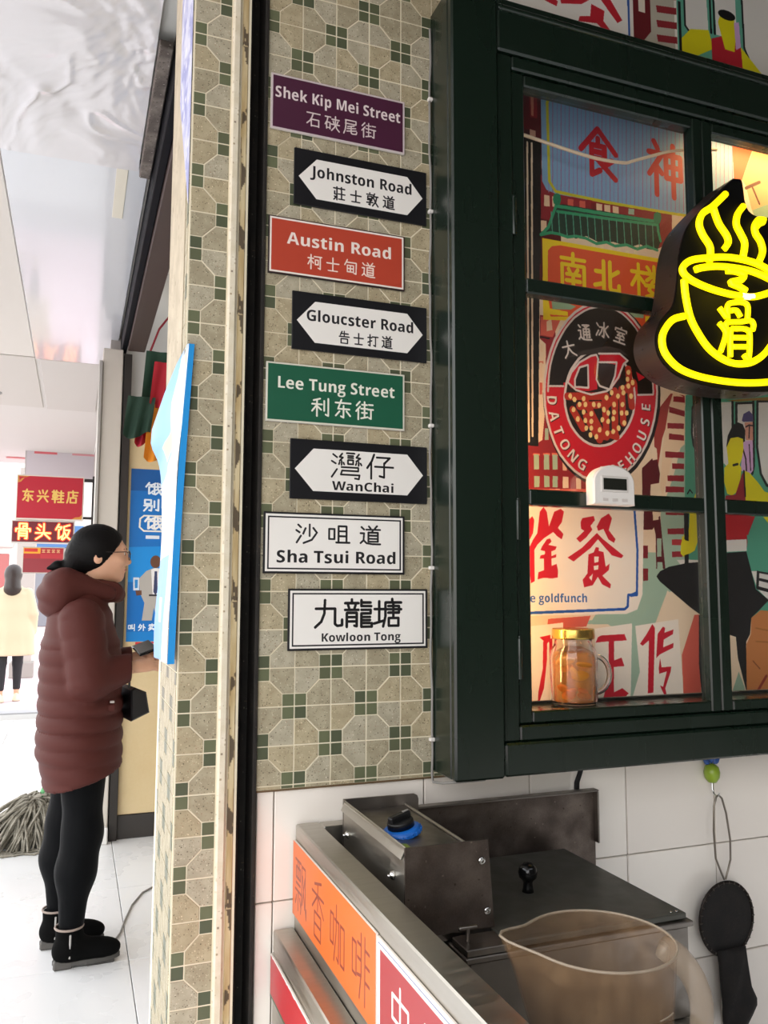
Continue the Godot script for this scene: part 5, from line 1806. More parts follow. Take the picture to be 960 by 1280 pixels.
# ---------------------------------------------------------------- arcade: floor, ceiling, neighbour shop
func arcade():
	var b = MB.new()
	b.mm(Vector3(-4.0, -0.30, -9.0), Vector3(4.2, -0.012, 3.5))
	var f = struct("floor", b, mat("a8a6a2", 0.8))
	rng.seed = 31
	var tm = []
	for c in ["e9e9e8", "e6e7e7", "ecebea"]:
		tm.append(rough_map(mat(c, 0.25), noise_tex(0.02, 0.22, 0.4, 128, 12), 1.0))
	for i in range(-4, 4):
		for j in range(-8, 7):
			var x0 = 0.24 + i * 0.80; var z0 = -2.07 + j * 0.80
			var t = MB.new()
			t.mm(Vector3(x0 + 0.0015, -0.012, maxf(z0, -8.98) + 0.0015), Vector3(x0 + 0.7985, rng.randf_range(-0.0004, 0.0), z0 + 0.7985), 0.0015)
			part("floor_tile", t, tm[rng.randi() % 3], f)
	# kerb and the pinkish street paving beyond
	b = MB.new()
	b.mm(Vector3(-4.0, -0.30, -9.25), Vector3(4.2, 0.004, -9.0), 0.004)
	var tr = struct("trim_4", b, mat("a5a5a8", 0.6))
	tr.set_meta("label", "grey stone kerb at the end of the white arcade floor")
	b = MB.new()
	b.mm(Vector3(-14.0, -0.35, -32.0), Vector3(6.0, -0.015, -9.25))
	b.mm(Vector3(-14.0, -0.35, -9.25), Vector3(-4.0, -0.015, 9.0))
	var g = struct("floor", b, mat("d3b9bd", 0.8))
	g.set_meta("label", "pale pinkish street paving beyond the kerb")
	# ceiling over arcade and shop; open towards the street
	b = MB.new()
	b.mm(Vector3(-1.6, 2.905, -6.0), Vector3(0.205, 3.1, 2.6))
	b.mm(Vector3(0.205, 3.30, -4.4), Vector3(3.75, 3.45, -0.25))
	b.mm(Vector3(-1.6, 2.905, -9.4), Vector3(0.148, 3.1, -6.0))
	var c = struct("ceiling", b, M.ceiling)
	c.set_meta("label", "pale arcade ceiling overhead")
	var cv = MB.new()
	cv.mm(Vector3(0.205, 2.95, -0.012), Vector3(3.75, 3.30, 1.9))  # added out of view; depth and dark tone set to shade the upper wall
	struct("ceiling", cv, mat("3d3a36", 0.85)).set_meta("label", "unseen dark canopy added over the food stall to shade the upper wall")
	cv = MB.new()
	cv.mm(Vector3(0.20, 2.56, 0.013), Vector3(0.48, 2.949, 1.88), 0.01)  # added above the view to darken the top of the plate wall
	struct("added_trim_8", cv, mat("6b6761", 0.6)).set_meta("label", "unseen shutter box added above the stall counter to shade the wall top")
	# seams between ceiling panels
	for q in [[Vector3(-1.6, 2.895, -4.40), Vector3(-0.30, 2.9045, -1.62), "d9d5cc"], [Vector3(-1.6, 2.895, -6.0), Vector3(-0.30, 2.9045, -4.43), "cbc7bf"], [Vector3(-0.27, 2.889, -6.0), Vector3(0.11, 2.9045, -4.43), "c9c5be"]]:
		b = MB.new()
		b.mm(q[0], q[1], 0.003)
		part("ceiling_panel", b, mat(q[2], 0.8), c)
	# header beam of the neighbour shop: navy front, brown soffit
	b = MB.new()
	b.mm(Vector3(0.206, 2.78, -4.3), Vector3(0.235, 2.93, -0.28), 0.003)
	var navy = mat("070a11", 0.6)
	navy.metallic_specular = 0.25
	var h = struct("trim_5", b, navy)
	h.set_meta("label", "navy black edge of the neighbour shop header")
	b = MB.new()
	b.mm(Vector3(0.236, 2.755, -3.55), Vector3(0.33, 2.83, -0.28), 0.003)
	h = struct("trim_6", b, mat("3d2e28", 0.6))
	h.set_meta("label", "brown timber soffit board beside the navy header edge")
	# neighbour shop: pale upper wall, beige panel wall, black frame, skirting
	b = MB.new()
	b.mm(Vector3(0.22, 0.0, -3.80), Vector3(2.2, 3.3, -3.70))
	var w = struct("wall_far", b, mat("cfcdc9", 0.8))
	w.set_meta("label", "pale end wall of the neighbour shop")
	b = MB.new()
	b.mm(Vector3(0.268, 0.13, -3.70), Vector3(0.95, 2.42, -3.665), 0.002)
	part("beige_panel", b, triplanar(mat("ffffff", 0.55), speckled(128, "dcc69a", "d6bd8e", 1.0, [], 14), 1.0), w)
	b = MB.new()
	b.mm(Vector3(0.222, 0.0, -3.70), Vector3(0.266, 2.76, -3.63), 0.002)
	part("black_frame", b, mat("2b2622", 0.5), w)
	b = MB.new()
	b.mm(Vector3(0.2665, 0.0, -3.70), Vector3(0.95, 0.128, -3.655), 0.002)
	part("skirting", b, mat("35312e", 0.5), w)
	b = MB.new()
	b.mm(Vector3(1.9, 0.0, -3.70), Vector3(2.0, 3.3, -0.25))
	struct("wall_side", b, mat("cac4ba", 0.8))
	# shutter post, pale, with a white foot
	b = MB.new()
	b.mm(Vector3(0.105, 0.0, -3.74), Vector3(0.215, 2.78, -3.62), 0.004)
	var po = struct("trim_7", b, mat("cfc8bd", 0.5))
	po.set_meta("label", "pale metal shutter post beside the beige panel")
	b = MB.new()
	b.mm(Vector3(0.085, 0.0, -3.76), Vector3(0.104, 2.70, -3.60), 0.003)
	part("guide_rail", b, mat("b9b6b1", 0.4, 0.6), po)
	b = MB.new()
	b.mm(Vector3(0.16, 0.0, -3.62), Vector3(0.216, 0.09, -3.575), 0.006)
	part("foot_block", b, mat("e6e4e0", 0.5), po)
	# dark facade added behind the camera to block sky and dim reflections
	b = MB.new()
	b.mm(Vector3(-0.6, -0.02, 5.2), Vector3(9.0, 5.4, 5.6))
	b.mm(Vector3(5.0, -0.02, -2.0), Vector3(5.4, 5.4, 5.2))
	var ow = struct("wall_sky_block", b, mat("3b3733", 0.9))
	ow.set_meta("label", "unseen dark facade added across the lane to block the sky")
	# next shop wall further along the arcade
	b = MB.new()
	b.mm(Vector3(0.15, 0.0, -9.0), Vector3(0.30, 2.9, -3.80))
	var n = struct("wall_beyond", b, mat("b3afa9", 0.7))
	n.set_meta("label", "grey shop fronts further along the arcade")

func wavy(lo, hi, nu, nv, amp, y, seed_):
	var fn = FastNoiseLite.new()
	fn.seed = seed_; fn.frequency = 1.0; fn.fractal_octaves = 3; fn.noise_type = FastNoiseLite.TYPE_SIMPLEX
	fn.fractal_octaves = 1
	var fine = FastNoiseLite.new()
	fine.seed = seed_ + 7; fine.frequency = 1.0; fine.fractal_octaves = 3; fine.noise_type = FastNoiseLite.TYPE_SIMPLEX
	var rows = []
	for i in nv + 1:
		var r = []
		for j in nu + 1:
			var x = lerpf(lo.x, hi.x, j / float(nu)); var z = lerpf(lo.y, hi.y, i / float(nv))
			var q = Vector2(x, z) + Vector2(fn.get_noise_2d(x * 0.9, z * 0.9), fn.get_noise_2d(x * 0.9 + 30.0, z * 0.9)) * 0.22
			var u = q.x * 0.85 + q.y * 0.5; var w = -q.x * 0.5 + q.y * 0.85
			var h = fine.get_noise_2d(u * 2.6, w * 0.9)
			var c = pow(1.0 - absf(fine.get_noise_2d(u * 3.4 + 40.0, w * 1.5)), 9.0) * (0.5 + 0.5 * fn.get_noise_2d(x * 2.0 + 9.0, z * 2.0))
			var d = fine.get_noise_2d(q.x * 9.0, q.y * 5.0 + 70.0)
			r.append(Vector3(x, y - amp * (0.5 + 0.30 * h + 0.25 * c + 0.07 * d), z))
		rows.append(r)
	return rows

func arcade_things():
	var b = MB.new()
	b.grid(wavy(Vector2(-0.75, -1.66), Vector2(0.158, 0.9), 130, 240, 0.030, 2.893, 4))
	var film = mat("d6d5d6", 0.13)
	film.clearcoat_enabled = true; film.clearcoat = 0.6; film.clearcoat_roughness = 0.1
	tag(part("plastic_sheet", b, film, self), "crumpled shiny plastic sheet covering the ceiling at the top left", "plastic sheet")
	# smooth glossy ceiling panel beyond the sheet
	b = MB.new()
	b.mm(Vector3(-0.295, 2.884, -4.40), Vector3(0.195, 2.9035, -1.62), 0.003)
	var gp = mat("d3d7db", 0.14)
	gp.clearcoat_enabled = true; gp.clearcoat = 0.5; gp.clearcoat_roughness = 0.06
	tag(part("ceiling_board", b, gp, self), "smooth glossy white ceiling board between the plastic sheet and the grey panels", "ceiling panel")
	b = MB.new()
	b.mm(Vector3(0.085, 2.880, -2.08), Vector3(0.125, 2.8835, -1.62), 0.001)
	tag(part("tape_strip", b, mat("ddd9c8", 0.6), self), "cream tape strip stuck to the glossy ceiling board", "tape")
	b = MB.new()
	b.mm(Vector3(0.162, 2.855, -1.66), Vector3(0.20, 2.88, -0.90), 0.003)
	tag(part("rough_batten", b, triplanar(mat("ffffff", 0.9), speckled(128, "57504a", "7b736b", 1.6, [[200, "2f2a27", 3], [120, "a39c94", 3]], 17), 5.0), self), "rough grey batten along the edge of the plastic sheet", "batten")

	# scraps of poster on the pier's side, top
	b = MB.new()
	b.prism([Vector2(0.0, 0.0), Vector2(0.16, 0.26), Vector2(0.17, 0.75), Vector2(0.0, 0.75)], 0.0, 0.0006)
	var q = part("poster_scrap", b, triplanar(mat("ffffff", 0.6), speckled(128, "8f93bf", "c9cad8", 2.2, [[60, "efeff2", 8]], 19), 4.0), self)
	q.transform = Transform3D(Basis(Vector3(0, 0, -1), Vector3(0, 1, 0), Vector3(1, 0, 0)), Vector3(0.1452, 1.99, 0.006))
	tag(q, "torn lilac poster remnant on the side of the tiled pier", "poster")
	# paste residue strip lower down
	b = MB.new()
	b.mm(Vector3(0.1455, 1.28, -0.265), Vector3(0.1463, 2.92, -0.20))
	b.mm(Vector3(0.1455, 1.75, -0.20), Vector3(0.1463, 2.92, -0.03))
	tag(part("paper_residue", b, triplanar(mat("ffffff", 0.7), speckled(128, "bfb39b", "a99d86", 1.4, [[60, "8c7f68", 4]], 65), 4.0), self), "old whitewashed paper layer on the side of the pier", "paper")
	# peeling blue poster on the pier corner
	peeling_poster()
	posters_and_cloth()
	far_signs()

func peeling_poster():
	var t = thing("peeling_poster", "blue and white poster curling off the corner of the tiled pier", "poster", Vector3(0.15, 1.27, 0.018))
	var n = 24
	var strip_l = []; var strip_r = []; var mid = []; var edge = []
	for i in n + 1:
		var f = i / float(n)            # from the top down
		var y = lerpf(1.7605, 1.272, f)
		var xl = lerpf(0.1512, 0.1318, f) - 0.0035 * sin(f * PI)
		var r = Vector3(lerpf(0.1597, 0.1420, f) - 0.0025 * sin(f * PI), y, 0.0185)
		strip_r.append(r)
		strip_l.append(Vector3(xl, y, 0.0195))
		# free edge: a tip pulled out near the top, then it falls back towards the pier
		var pull = exp(-pow((f - 0.13) / 0.16, 2.0))
		var ze = lerpf(-0.13, -0.12, f)
		var xe = 0.1315 - 0.0200 * pull - 0.003 * sin(f * 9.0) - (0.004 * f)
		var ye = y - 0.055 * pull
		if f < 0.13:
			var g = f / 0.13
			xe = lerpf(0.1500, xe, g); ze = lerpf(0.015, ze, g)
			ye = lerpf(1.7600, ye, g)
		edge.append(Vector3(xe, ye, ze))
		mid.append((strip_l[i] + edge[i]) * 0.5 + Vector3(0.004 * sin(f * PI), 0, 0))
	var b = MB.new()
	b.grid([strip_r, strip_l])
	part("blue_border", b, mat("2a9be6", 0.4), t, -t.position)
	b = MB.new()
	var rows = []
	for k in 9:
		var r = []
		for i in n + 1:
			var f = k / 8.0
			r.append(strip_l[i].lerp(mid[i], minf(1, f * 2.0)).lerp(edge[i], maxf(0, f * 2.0 - 1.0)) + Vector3(0.0015 * sin(f * 12.0 + i * 0.5), 0, 0))
		rows.append(r)
	b.grid(rows)
	# print: across = u along the height, down = from the border to the free edge
	var p = Print.new(500, 150, 2.0, "c4d2e4")
	p.poly([0, 0, 500, 0, 500, 66, 260, 74, 60, 60, 0, 30], "dcdcde")
	p.poly([40, 60, 160, 70, 210, 150, 0, 150], "7fb0e0")
	p.poly([110, 60, 150, 66, 170, 100, 130, 110], "d9b9a0")
	p.poly([210, 74, 300, 90, 330, 150, 210, 150], "e8ded2")
	p.poly([330, 70, 500, 66, 500, 150, 340, 150], "6f9fdc")
	p.poly([380, 20, 500, 16, 500, 66, 400, 62], "cfd6e2")
	p.poly([400, 90, 440, 90, 440, 120, 400, 118], "dfe8f4")
	p.line([200, 40, 330, 50], 6, "e8d9c8"); p.line([60, 30, 140, 44], 4, "e6eef7")
	part("sheet", b, printed(p.tex(), 0.45), t, -t.position)

func posters_and_cloth():
	# tall blue advertisement on the beige panel
	var p = Print.new(420, 1090, 1.2, "0a72c4")
	p.rect(0, 0, 420, 140, "0b5aa2")
	p.han(HAN["e"], 128, 125, 96, 84, 11, "e9f2fa"); p.han(HAN["le"], 236, 125, 92, 84, 11, "e9f2fa")
	p.han(HAN["bie"], 120, 230, 96, 84, 11, "e9f2fa"); p.han(HAN["jiao"], 220, 230, 92, 84, 11, "e9f2fa")
	p.line([80, 298, 400, 298], 10, "f4efe2"); p.line([80, 298, 58, 318, 56, 372, 80, 396, 400, 396], 10, "f4efe2")
	p.han(HAN["e"], 132, 346, 104, 86, 13, "f6f6f4"); p.han(HAN["le"], 240, 346, 100, 86, 13, "f6f6f4"); p.han(HAN["me"], 340, 346, 96, 86, 13, "f6f6f4")
	p.rect(92, 424, 78, 22, "e6eef5"); p.rect(196, 424, 60, 22, "e6eef5"); p.rect(280, 424, 60, 22, "e6eef5")
	p.poly([0, 500, 420, 480, 420, 700, 0, 720], "1590e0")
	# a standing figure in a grey suit
	p.disc(152, 590, 30, 40, "6a4330")
	p.poly([60, 700, 100, 650, 140, 630, 180, 630, 240, 660, 262, 720, 250, 840, 230, 860, 226, 960, 170, 970, 150, 880, 140, 960, 84, 960, 96, 850, 70, 790], "b9b4ac")
	p.poly([128, 640, 150, 630, 178, 634, 205, 800, 140, 800], "f1efec"); p.poly([148, 650, 162, 650, 168, 780, 156, 800, 144, 780], "3b4468"); p.rect(120, 796, 96, 12, "2d2a2c")
	p.poly([30, 690, 62, 690, 64, 770, 32, 772], "dfeaf4"); p.poly([38, 704, 56, 704, 56, 756, 40, 758], "2f8fd6")
	p.poly([44, 772, 78, 772, 80, 800, 50, 804], "6a4330")
	var small = ["jiao", "wai", "mai", "shang", "e", "le", "me"]
	for i in small.size():
		p.han(HAN[small[i]], 30 + i * 56, 1002, 42, 44, 6, "eef5fb")
	p.rect(0, 1030, 420, 60, "0f83d2")
	var t = thing("blue_poster", "tall blue advertising poster with a man in a grey suit on the beige panel", "poster", Vector3(0.283, 1.09, -3.6645))
	var b = MB.new()
	b.quad(Vector3(0, 0, 0.0012), Vector3(0.42, 0, 0.0012), Vector3(0.42, 1.0, 0.0012), Vector3(0, 1.0, 0.0012))
	part("printed_face", b, printed(p.tex(), 0.4), t)
	b = MB.new()
	b.mm(Vector3(0, 0, 0), Vector3(0.42, 1.0, 0.001))
	part("sheet", b, mat("d9e2ea", 0.6), t)
	# red and white sticker under it
	p = Print.new(200, 140, 2.0, "c8202c")
	p.rect(0, 0, 200, 50, "cf2430"); p.rect(20, 8, 60, 34, "f0d23a"); p.rect(96, 10, 80, 30, "f0d23a")
	p.rect(0, 50, 200, 66, "f0ece6"); p.disc(60, 84, 22, 20, "d9c8c0"); p.disc(112, 84, 22, 20, "cfd6da"); p.disc(164, 84, 22, 20, "d9c8c0")
	t = thing("red_sticker", "red and white sticker at the foot of the tall blue poster", "sticker", Vector3(0.335, 0.955, -3.6645))
	b = MB.new()
	b.quad(Vector3(0, 0, 0.0012), Vector3(0.20, 0, 0.0012), Vector3(0.20, 0.132, 0.0012), Vector3(0, 0.132, 0.0012))
	part("printed_face", b, printed(p.tex(), 0.4), t)
	b = MB.new()
	b.mm(Vector3(0, 0, 0), Vector3(0.20, 0.132, 0.001))
	part("sheet", b, mat("e0dcd6", 0.6), t)
	# bundle of green, red and orange cloth hanging from the shop ceiling
	t = thing("hanging_cloths", "bundle of green, red and orange cloths hanging above the blue poster", "cloth", Vector3(0.30, 2.03, -3.0))
	var defs = [["green_cloth", "1d3f2e", -0.02, 0.18, 0.30, 0.58, 0.0], ["green_cloth", "1b3a2b", -0.105, 0.03, 0.13, 0.33, 0.03], ["red_cloth", "a8182e", -0.045, 0.035, 0.10, 0.33, -0.02], ["orange_cloth", "dd8a1c", 0.0, 0.12, 0.02, 0.30, 0.015], ["red_cloth", "b01c2c", 0.02, 0.16, 0.30, 0.52, 0.025]]
	for d in defs:
		b = MB.new()
		var rows = []
		for i in 9:
			var r = []
			var f = i / 8.0
			for j in 13:
				var u = j / 12.0
				var wv = sin(u * 14.0 + f * 2.0) * 0.012 * (0.4 + f)
				r.append(Vector3(lerpf(d[2], d[3], u) + (1.0 - f) * 0.02, lerpf(d[5], d[4], f) - 0.02 * sin(u * 5.0) * f, d[6] + wv))
			rows.append(r)
		b.grid(rows)
		part(d[0], b, mat(d[1], 0.75), t)
	b = MB.new()
	b.tube([Vector3(0.02, 0.58, 0), Vector3(0.06, 0.70, 0), Vector3(0.14, 0.82, 0), Vector3(0.16, 1.27, 0)], 0.006, 6)
	part("hanging_cord", b, mat("8f2430", 0.7), t)
	# cable on the floor
	b = MB.new()
	var pts = [Vector3(0.155, 0.004, -2.21), Vector3(0.19, 0.004, -2.24), Vector3(0.222, 0.004, -2.33), Vector3(0.245, 0.004, -2.45), Vector3(0.285, 0.004, -2.62), Vector3(0.34, 0.004, -2.76), Vector3(0.40, 0.004, -2.83), Vector3(0.55, 0.004, -2.86), Vector3(0.8, 0.004, -2.84)]
	b.tube(pts, 0.004, 6)
	tag(part("floor_cable", b, M.cable_grey, self), "thin grey cable curving across the white floor tiles", "cable")

func hung_board(called, label, cat, at, w, h, d, pr, frame_col, energy = 0.0):
	var t = thing(called, label, cat, at)
	var b = MB.new()
	b.mm(Vector3(-0.012, -0.012, -d), Vector3(w + 0.012, h + 0.012, -0.001), 0.004)
	part("frame", b, mat(frame_col, 0.4, 0.4), t)
	b = MB.new()
	b.quad(Vector3(0, 0, 0), Vector3(w, 0, 0), Vector3(w, h, 0), Vector3(0, h, 0))
	var m = printed(pr.tex(), 0.4)
	if energy > 0.0:
		m.emission_enabled = true
		m.emission_operator = BaseMaterial3D.EMISSION_OP_MULTIPLY
		m.emission = Color.WHITE
		m.emission_texture = m.albedo_texture
		m.emission_energy_multiplier = energy
	part("printed_face", b, m, t)
	return t

func far_signs():
	var p = Print.new(606, 420, 1.6, "b3182e")
	for i in 4:
		p.han(HAN[["dong", "xing", "xie", "dian_shop"][i]], 96 + i * 138, 196, 112, 132, 16, "e0bd62")
	p.poly([0, 0, 110, 0, 60, 20, 30, 60, 0, 70], "c98a3a"); p.poly([10, 8, 80, 10, 36, 26, 16, 50], "b3182e")
	p.poly([606, 420, 510, 420, 540, 400, 580, 395, 606, 370], "c98a3a")
	var t = hung_board("shoe_shop_sign", "red hanging sign with four gold characters far along the arcade", "sign", Vector3(-0.566, 2.093, -7.5), 0.606, 0.42, 0.10, p, "dcd6cc")
	var b = MB.new()
	b.tube([Vector3(0.618, 0.405, -0.05), Vector3(0.72, 0.405, -0.05)], 0.018, 8)
	b.tube([Vector3(0.618, 0.02, -0.05), Vector3(0.72, 0.02, -0.05)], 0.014, 8)
	b.tube([Vector3(0.71, -0.08, -0.05), Vector3(0.71, 0.45, -0.05)], 0.016, 8)
	part("bracket", b, mat("2a2827", 0.5), t)
	p = Print.new(566, 205, 1.8, "3a0c12")
	p.rect(0, 0, 566, 205, "4a0d14")
	for i in 3:
		p.han(HAN[["gu", "tou", "fan"][i]], 98 + i * 185, 100, 152, 172, 30, "ff3a12")
		p.han(HAN[["gu", "tou", "fan"][i]], 98 + i * 185, 100, 152, 172, 14, "ffd27a")
	hung_board("lit_food_sign", "lit red and yellow character sign under the red shoe shop sign", "lit sign", Vector3(-0.602, 1.862, -7.58), 0.566, 0.205, 0.09, p, "cfcac4", 1.6)
	p = Print.new(450, 300, 1.4, "a8242e")
	p.rect(0, 0, 190, 70, "e8a22a"); p.rect(8, 8, 150, 40, "c8302a")
	for i in 4:
		p.rect(206 + i * 56, 20, 38, 9, "e7c489"); p.rect(212 + i * 56, 36, 26, 8, "e7c489"); p.rect(206 + i * 56, 50, 38, 7, "e7c489")
	p.rect(190, 70, 260, 60, "b8323a"); p.rect(0, 130, 450, 170, "8e2c34")
	t = hung_board("dim_red_sign", "small dark red board with worn lettering below the lit food sign", "sign", Vector3(-0.557, 1.584, -8.8), 0.417, 0.278, 0.06, p, "b9b2aa")
	b = MB.new()
	b.tube([Vector3(0.425, 0.20, -0.03), Vector3(0.705, 0.20, -0.03)], 0.014, 8)
	part("bracket", b, mat("5a5754", 0.5), t)
	p = Print.new(300, 240, 1.0, "d8a8ae")
	p.rect(0, 0, 300, 240, "cfcad0"); p.rect(30, 6, 90, 26, "d96a72"); p.rect(180, 10, 100, 20, "d99aa0")
	hung_board("grey_hoarding", "faded grey board hanging above the red shoe shop sign", "board", Vector3(-0.55, 2.62, -8.4), 0.78, 0.30, 0.05, p, "b9b7b6")
	p = Print.new(160, 240, 1.0, "e4404c")
	p.rect(40, 30, 80, 80, "ef7078"); p.rect(40, 130, 80, 80, "ef7078")
	hung_board("red_lantern_board", "bright red board under the ceiling above the grey hoarding", "board", Vector3(-0.78, 2.90, -8.9), 0.18, 0.26, 0.05, p, "e0a0a0")
	# round barber style sign at the left
	t = thing("round_sign", "round white sign with a brown emblem at the left edge beyond the red signs", "sign", Vector3(-0.98, 2.16, -8.6))
	b = MB.new()
	b.xf = Transform3D(Basis(Vector3(1, 0, 0), PI / 2), Vector3.ZERO)
	b.lathe([Vector2(0, -0.04), Vector2(0.18, -0.04), Vector2(0.18, 0.03), Vector2(0.165, 0.04), Vector2(0.16, 0.03), Vector2(0, 0.03)], 36)
	part("disc", b, mat("cfcdca", 0.5), t)
	b = MB.new()
	b.xf = Transform3D(Basis(Vector3(1, 0, 0), PI / 2), Vector3(0.03, 0, 0))
	b.lathe([Vector2(0, 0.0305), Vector2(0.09, 0.0305), Vector2(0.09, 0.034), Vector2(0, 0.034)], 24)
	part("emblem", b, mat("8a4f36", 0.6), t)
	# ceiling downlight ring
	t = thing("ceiling_spot", "round recessed ceiling lamp above the far red signs", "lamp", Vector3(-0.70, 2.9045, -5.55))
	b = MB.new()
	b.lathe([Vector2(0, -0.0125), Vector2(0.09, -0.0125), Vector2(0.11, -0.018), Vector2(0.12, -0.0125), Vector2(0.12, -0.0096)], 28)
	part("ring", b, mat("8f8e8c", 0.4), t)
	# street side pillar and a planter of goods near the far walker
	t = thing("street_pillar", "grey street pillar behind the far walker in a cream coat", "pillar", Vector3(-0.90, -0.015, -13.2))
	b = MB.new()
	b.mm(Vector3(0.0, 0, -0.3), Vector3(0.28, 3.4, 0.0), 0.01)
	part("shaft", b, mat("a39d96", 0.7), t)
	b = MB.new()
	b.mm(Vector3(-0.04, 0, -0.34), Vector3(0.32, 0.25, 0.04), 0.01)
	part("base", b, mat("8f8a84", 0.7), t)
	# shop fronts across the street end
	t = thing("street_building", "pale building front closing the far end of the street", "building", Vector3(-6.0, -0.015, -26.0))
	b = MB.new()
	b.mm(Vector3(0, 0, -1.0), Vector3(10.5, 9.0, 0.0))
	part("facade", b, mat("d9d5cf", 0.8), t)
	for i in 5:
		b = MB.new()
		b.mm(Vector3(0.5 + i * 2.0, 0.3, 0.001), Vector3(2.1 + i * 2.0, 2.5, 0.05), 0.02)
		part("shop_window", b, mat(["8f8f92", "a05a58", "777a80", "9a8f7a", "80858f"][i], 0.25), t)
		b = MB.new()
		b.mm(Vector3(0.4 + i * 2.0, 2.7, 0.001), Vector3(2.2 + i * 2.0, 3.4, 0.18), 0.02)
		part("shop_fascia", b, mat(["b33a3a", "d8d2c8", "3f6a9a", "c9a23a", "b33a3a"][i], 0.5), t)

# ---------------------------------------------------------------- people
# a hand: origin at the wrist, fingers along +x, palm facing -y, thumb on the +z side (side = 1) or -z (side = -1)
func hand(b, at, basis, side, curl):
	var chains = []
	var roots = [[0.074, 0.026, 0.038], [0.078, 0.009, 0.043], [0.075, -0.008, 0.040], [0.068, -0.023, 0.032]]
	for f in roots:
		var p0 = Vector3(f[0] - 0.012, 0.0, f[1] * side)
		var p = Vector3(f[0], 0.0, f[1] * side)
		var a = 0.0
		var ch = [p0, p]
		for s in 3:
			a += curl * [0.5, 0.9, 0.7][s]
			p = p + Vector3(cos(a), -sin(a), 0) * f[2] * [1.0, 0.62, 0.5][s]
			ch.append(p)
		chains.append(ch)
	var th = [Vector3(0.018, -0.004, 0.018 * side), Vector3(0.042, -0.014, 0.036 * side), Vector3(0.066, -0.028, 0.034 * side), Vector3(0.086, -0.036, 0.026 * side)]
	var fun = func(p):
		var d = egg(p, Vector3(0.042, 0.0, 0.0), Vector3(0.046, 0.0145, 0.038))
		d = smin(d, cone(p, Vector3(-0.03, 0, 0), Vector3(0.012, 0, 0), 0.023, 0.021), 0.02)
		for ch in chains:
			var e = 9.0
			for s in 4:
				e = smin(e, cone(p, ch[s], ch[s + 1], [0.0095, 0.009, 0.0083, 0.0076][s], [0.009, 0.0083, 0.0076, 0.0066][s]), 0.003)
			d = smin(d, e, 0.006)
		var t = 9.0
		for s in 3:
			t = smin(t, cone(p, th[s], th[s + 1], [0.014, 0.0115, 0.010][s], [0.0115, 0.010, 0.008][s]), 0.004)
		return smin(d, t, 0.012)
	b.xf = Transform3D(basis, at)
	b.nets(fun, Vector3(-0.035, -0.075, -0.05), Vector3(0.165, 0.03, 0.06), 0.0033)
	b.xf = Transform3D()

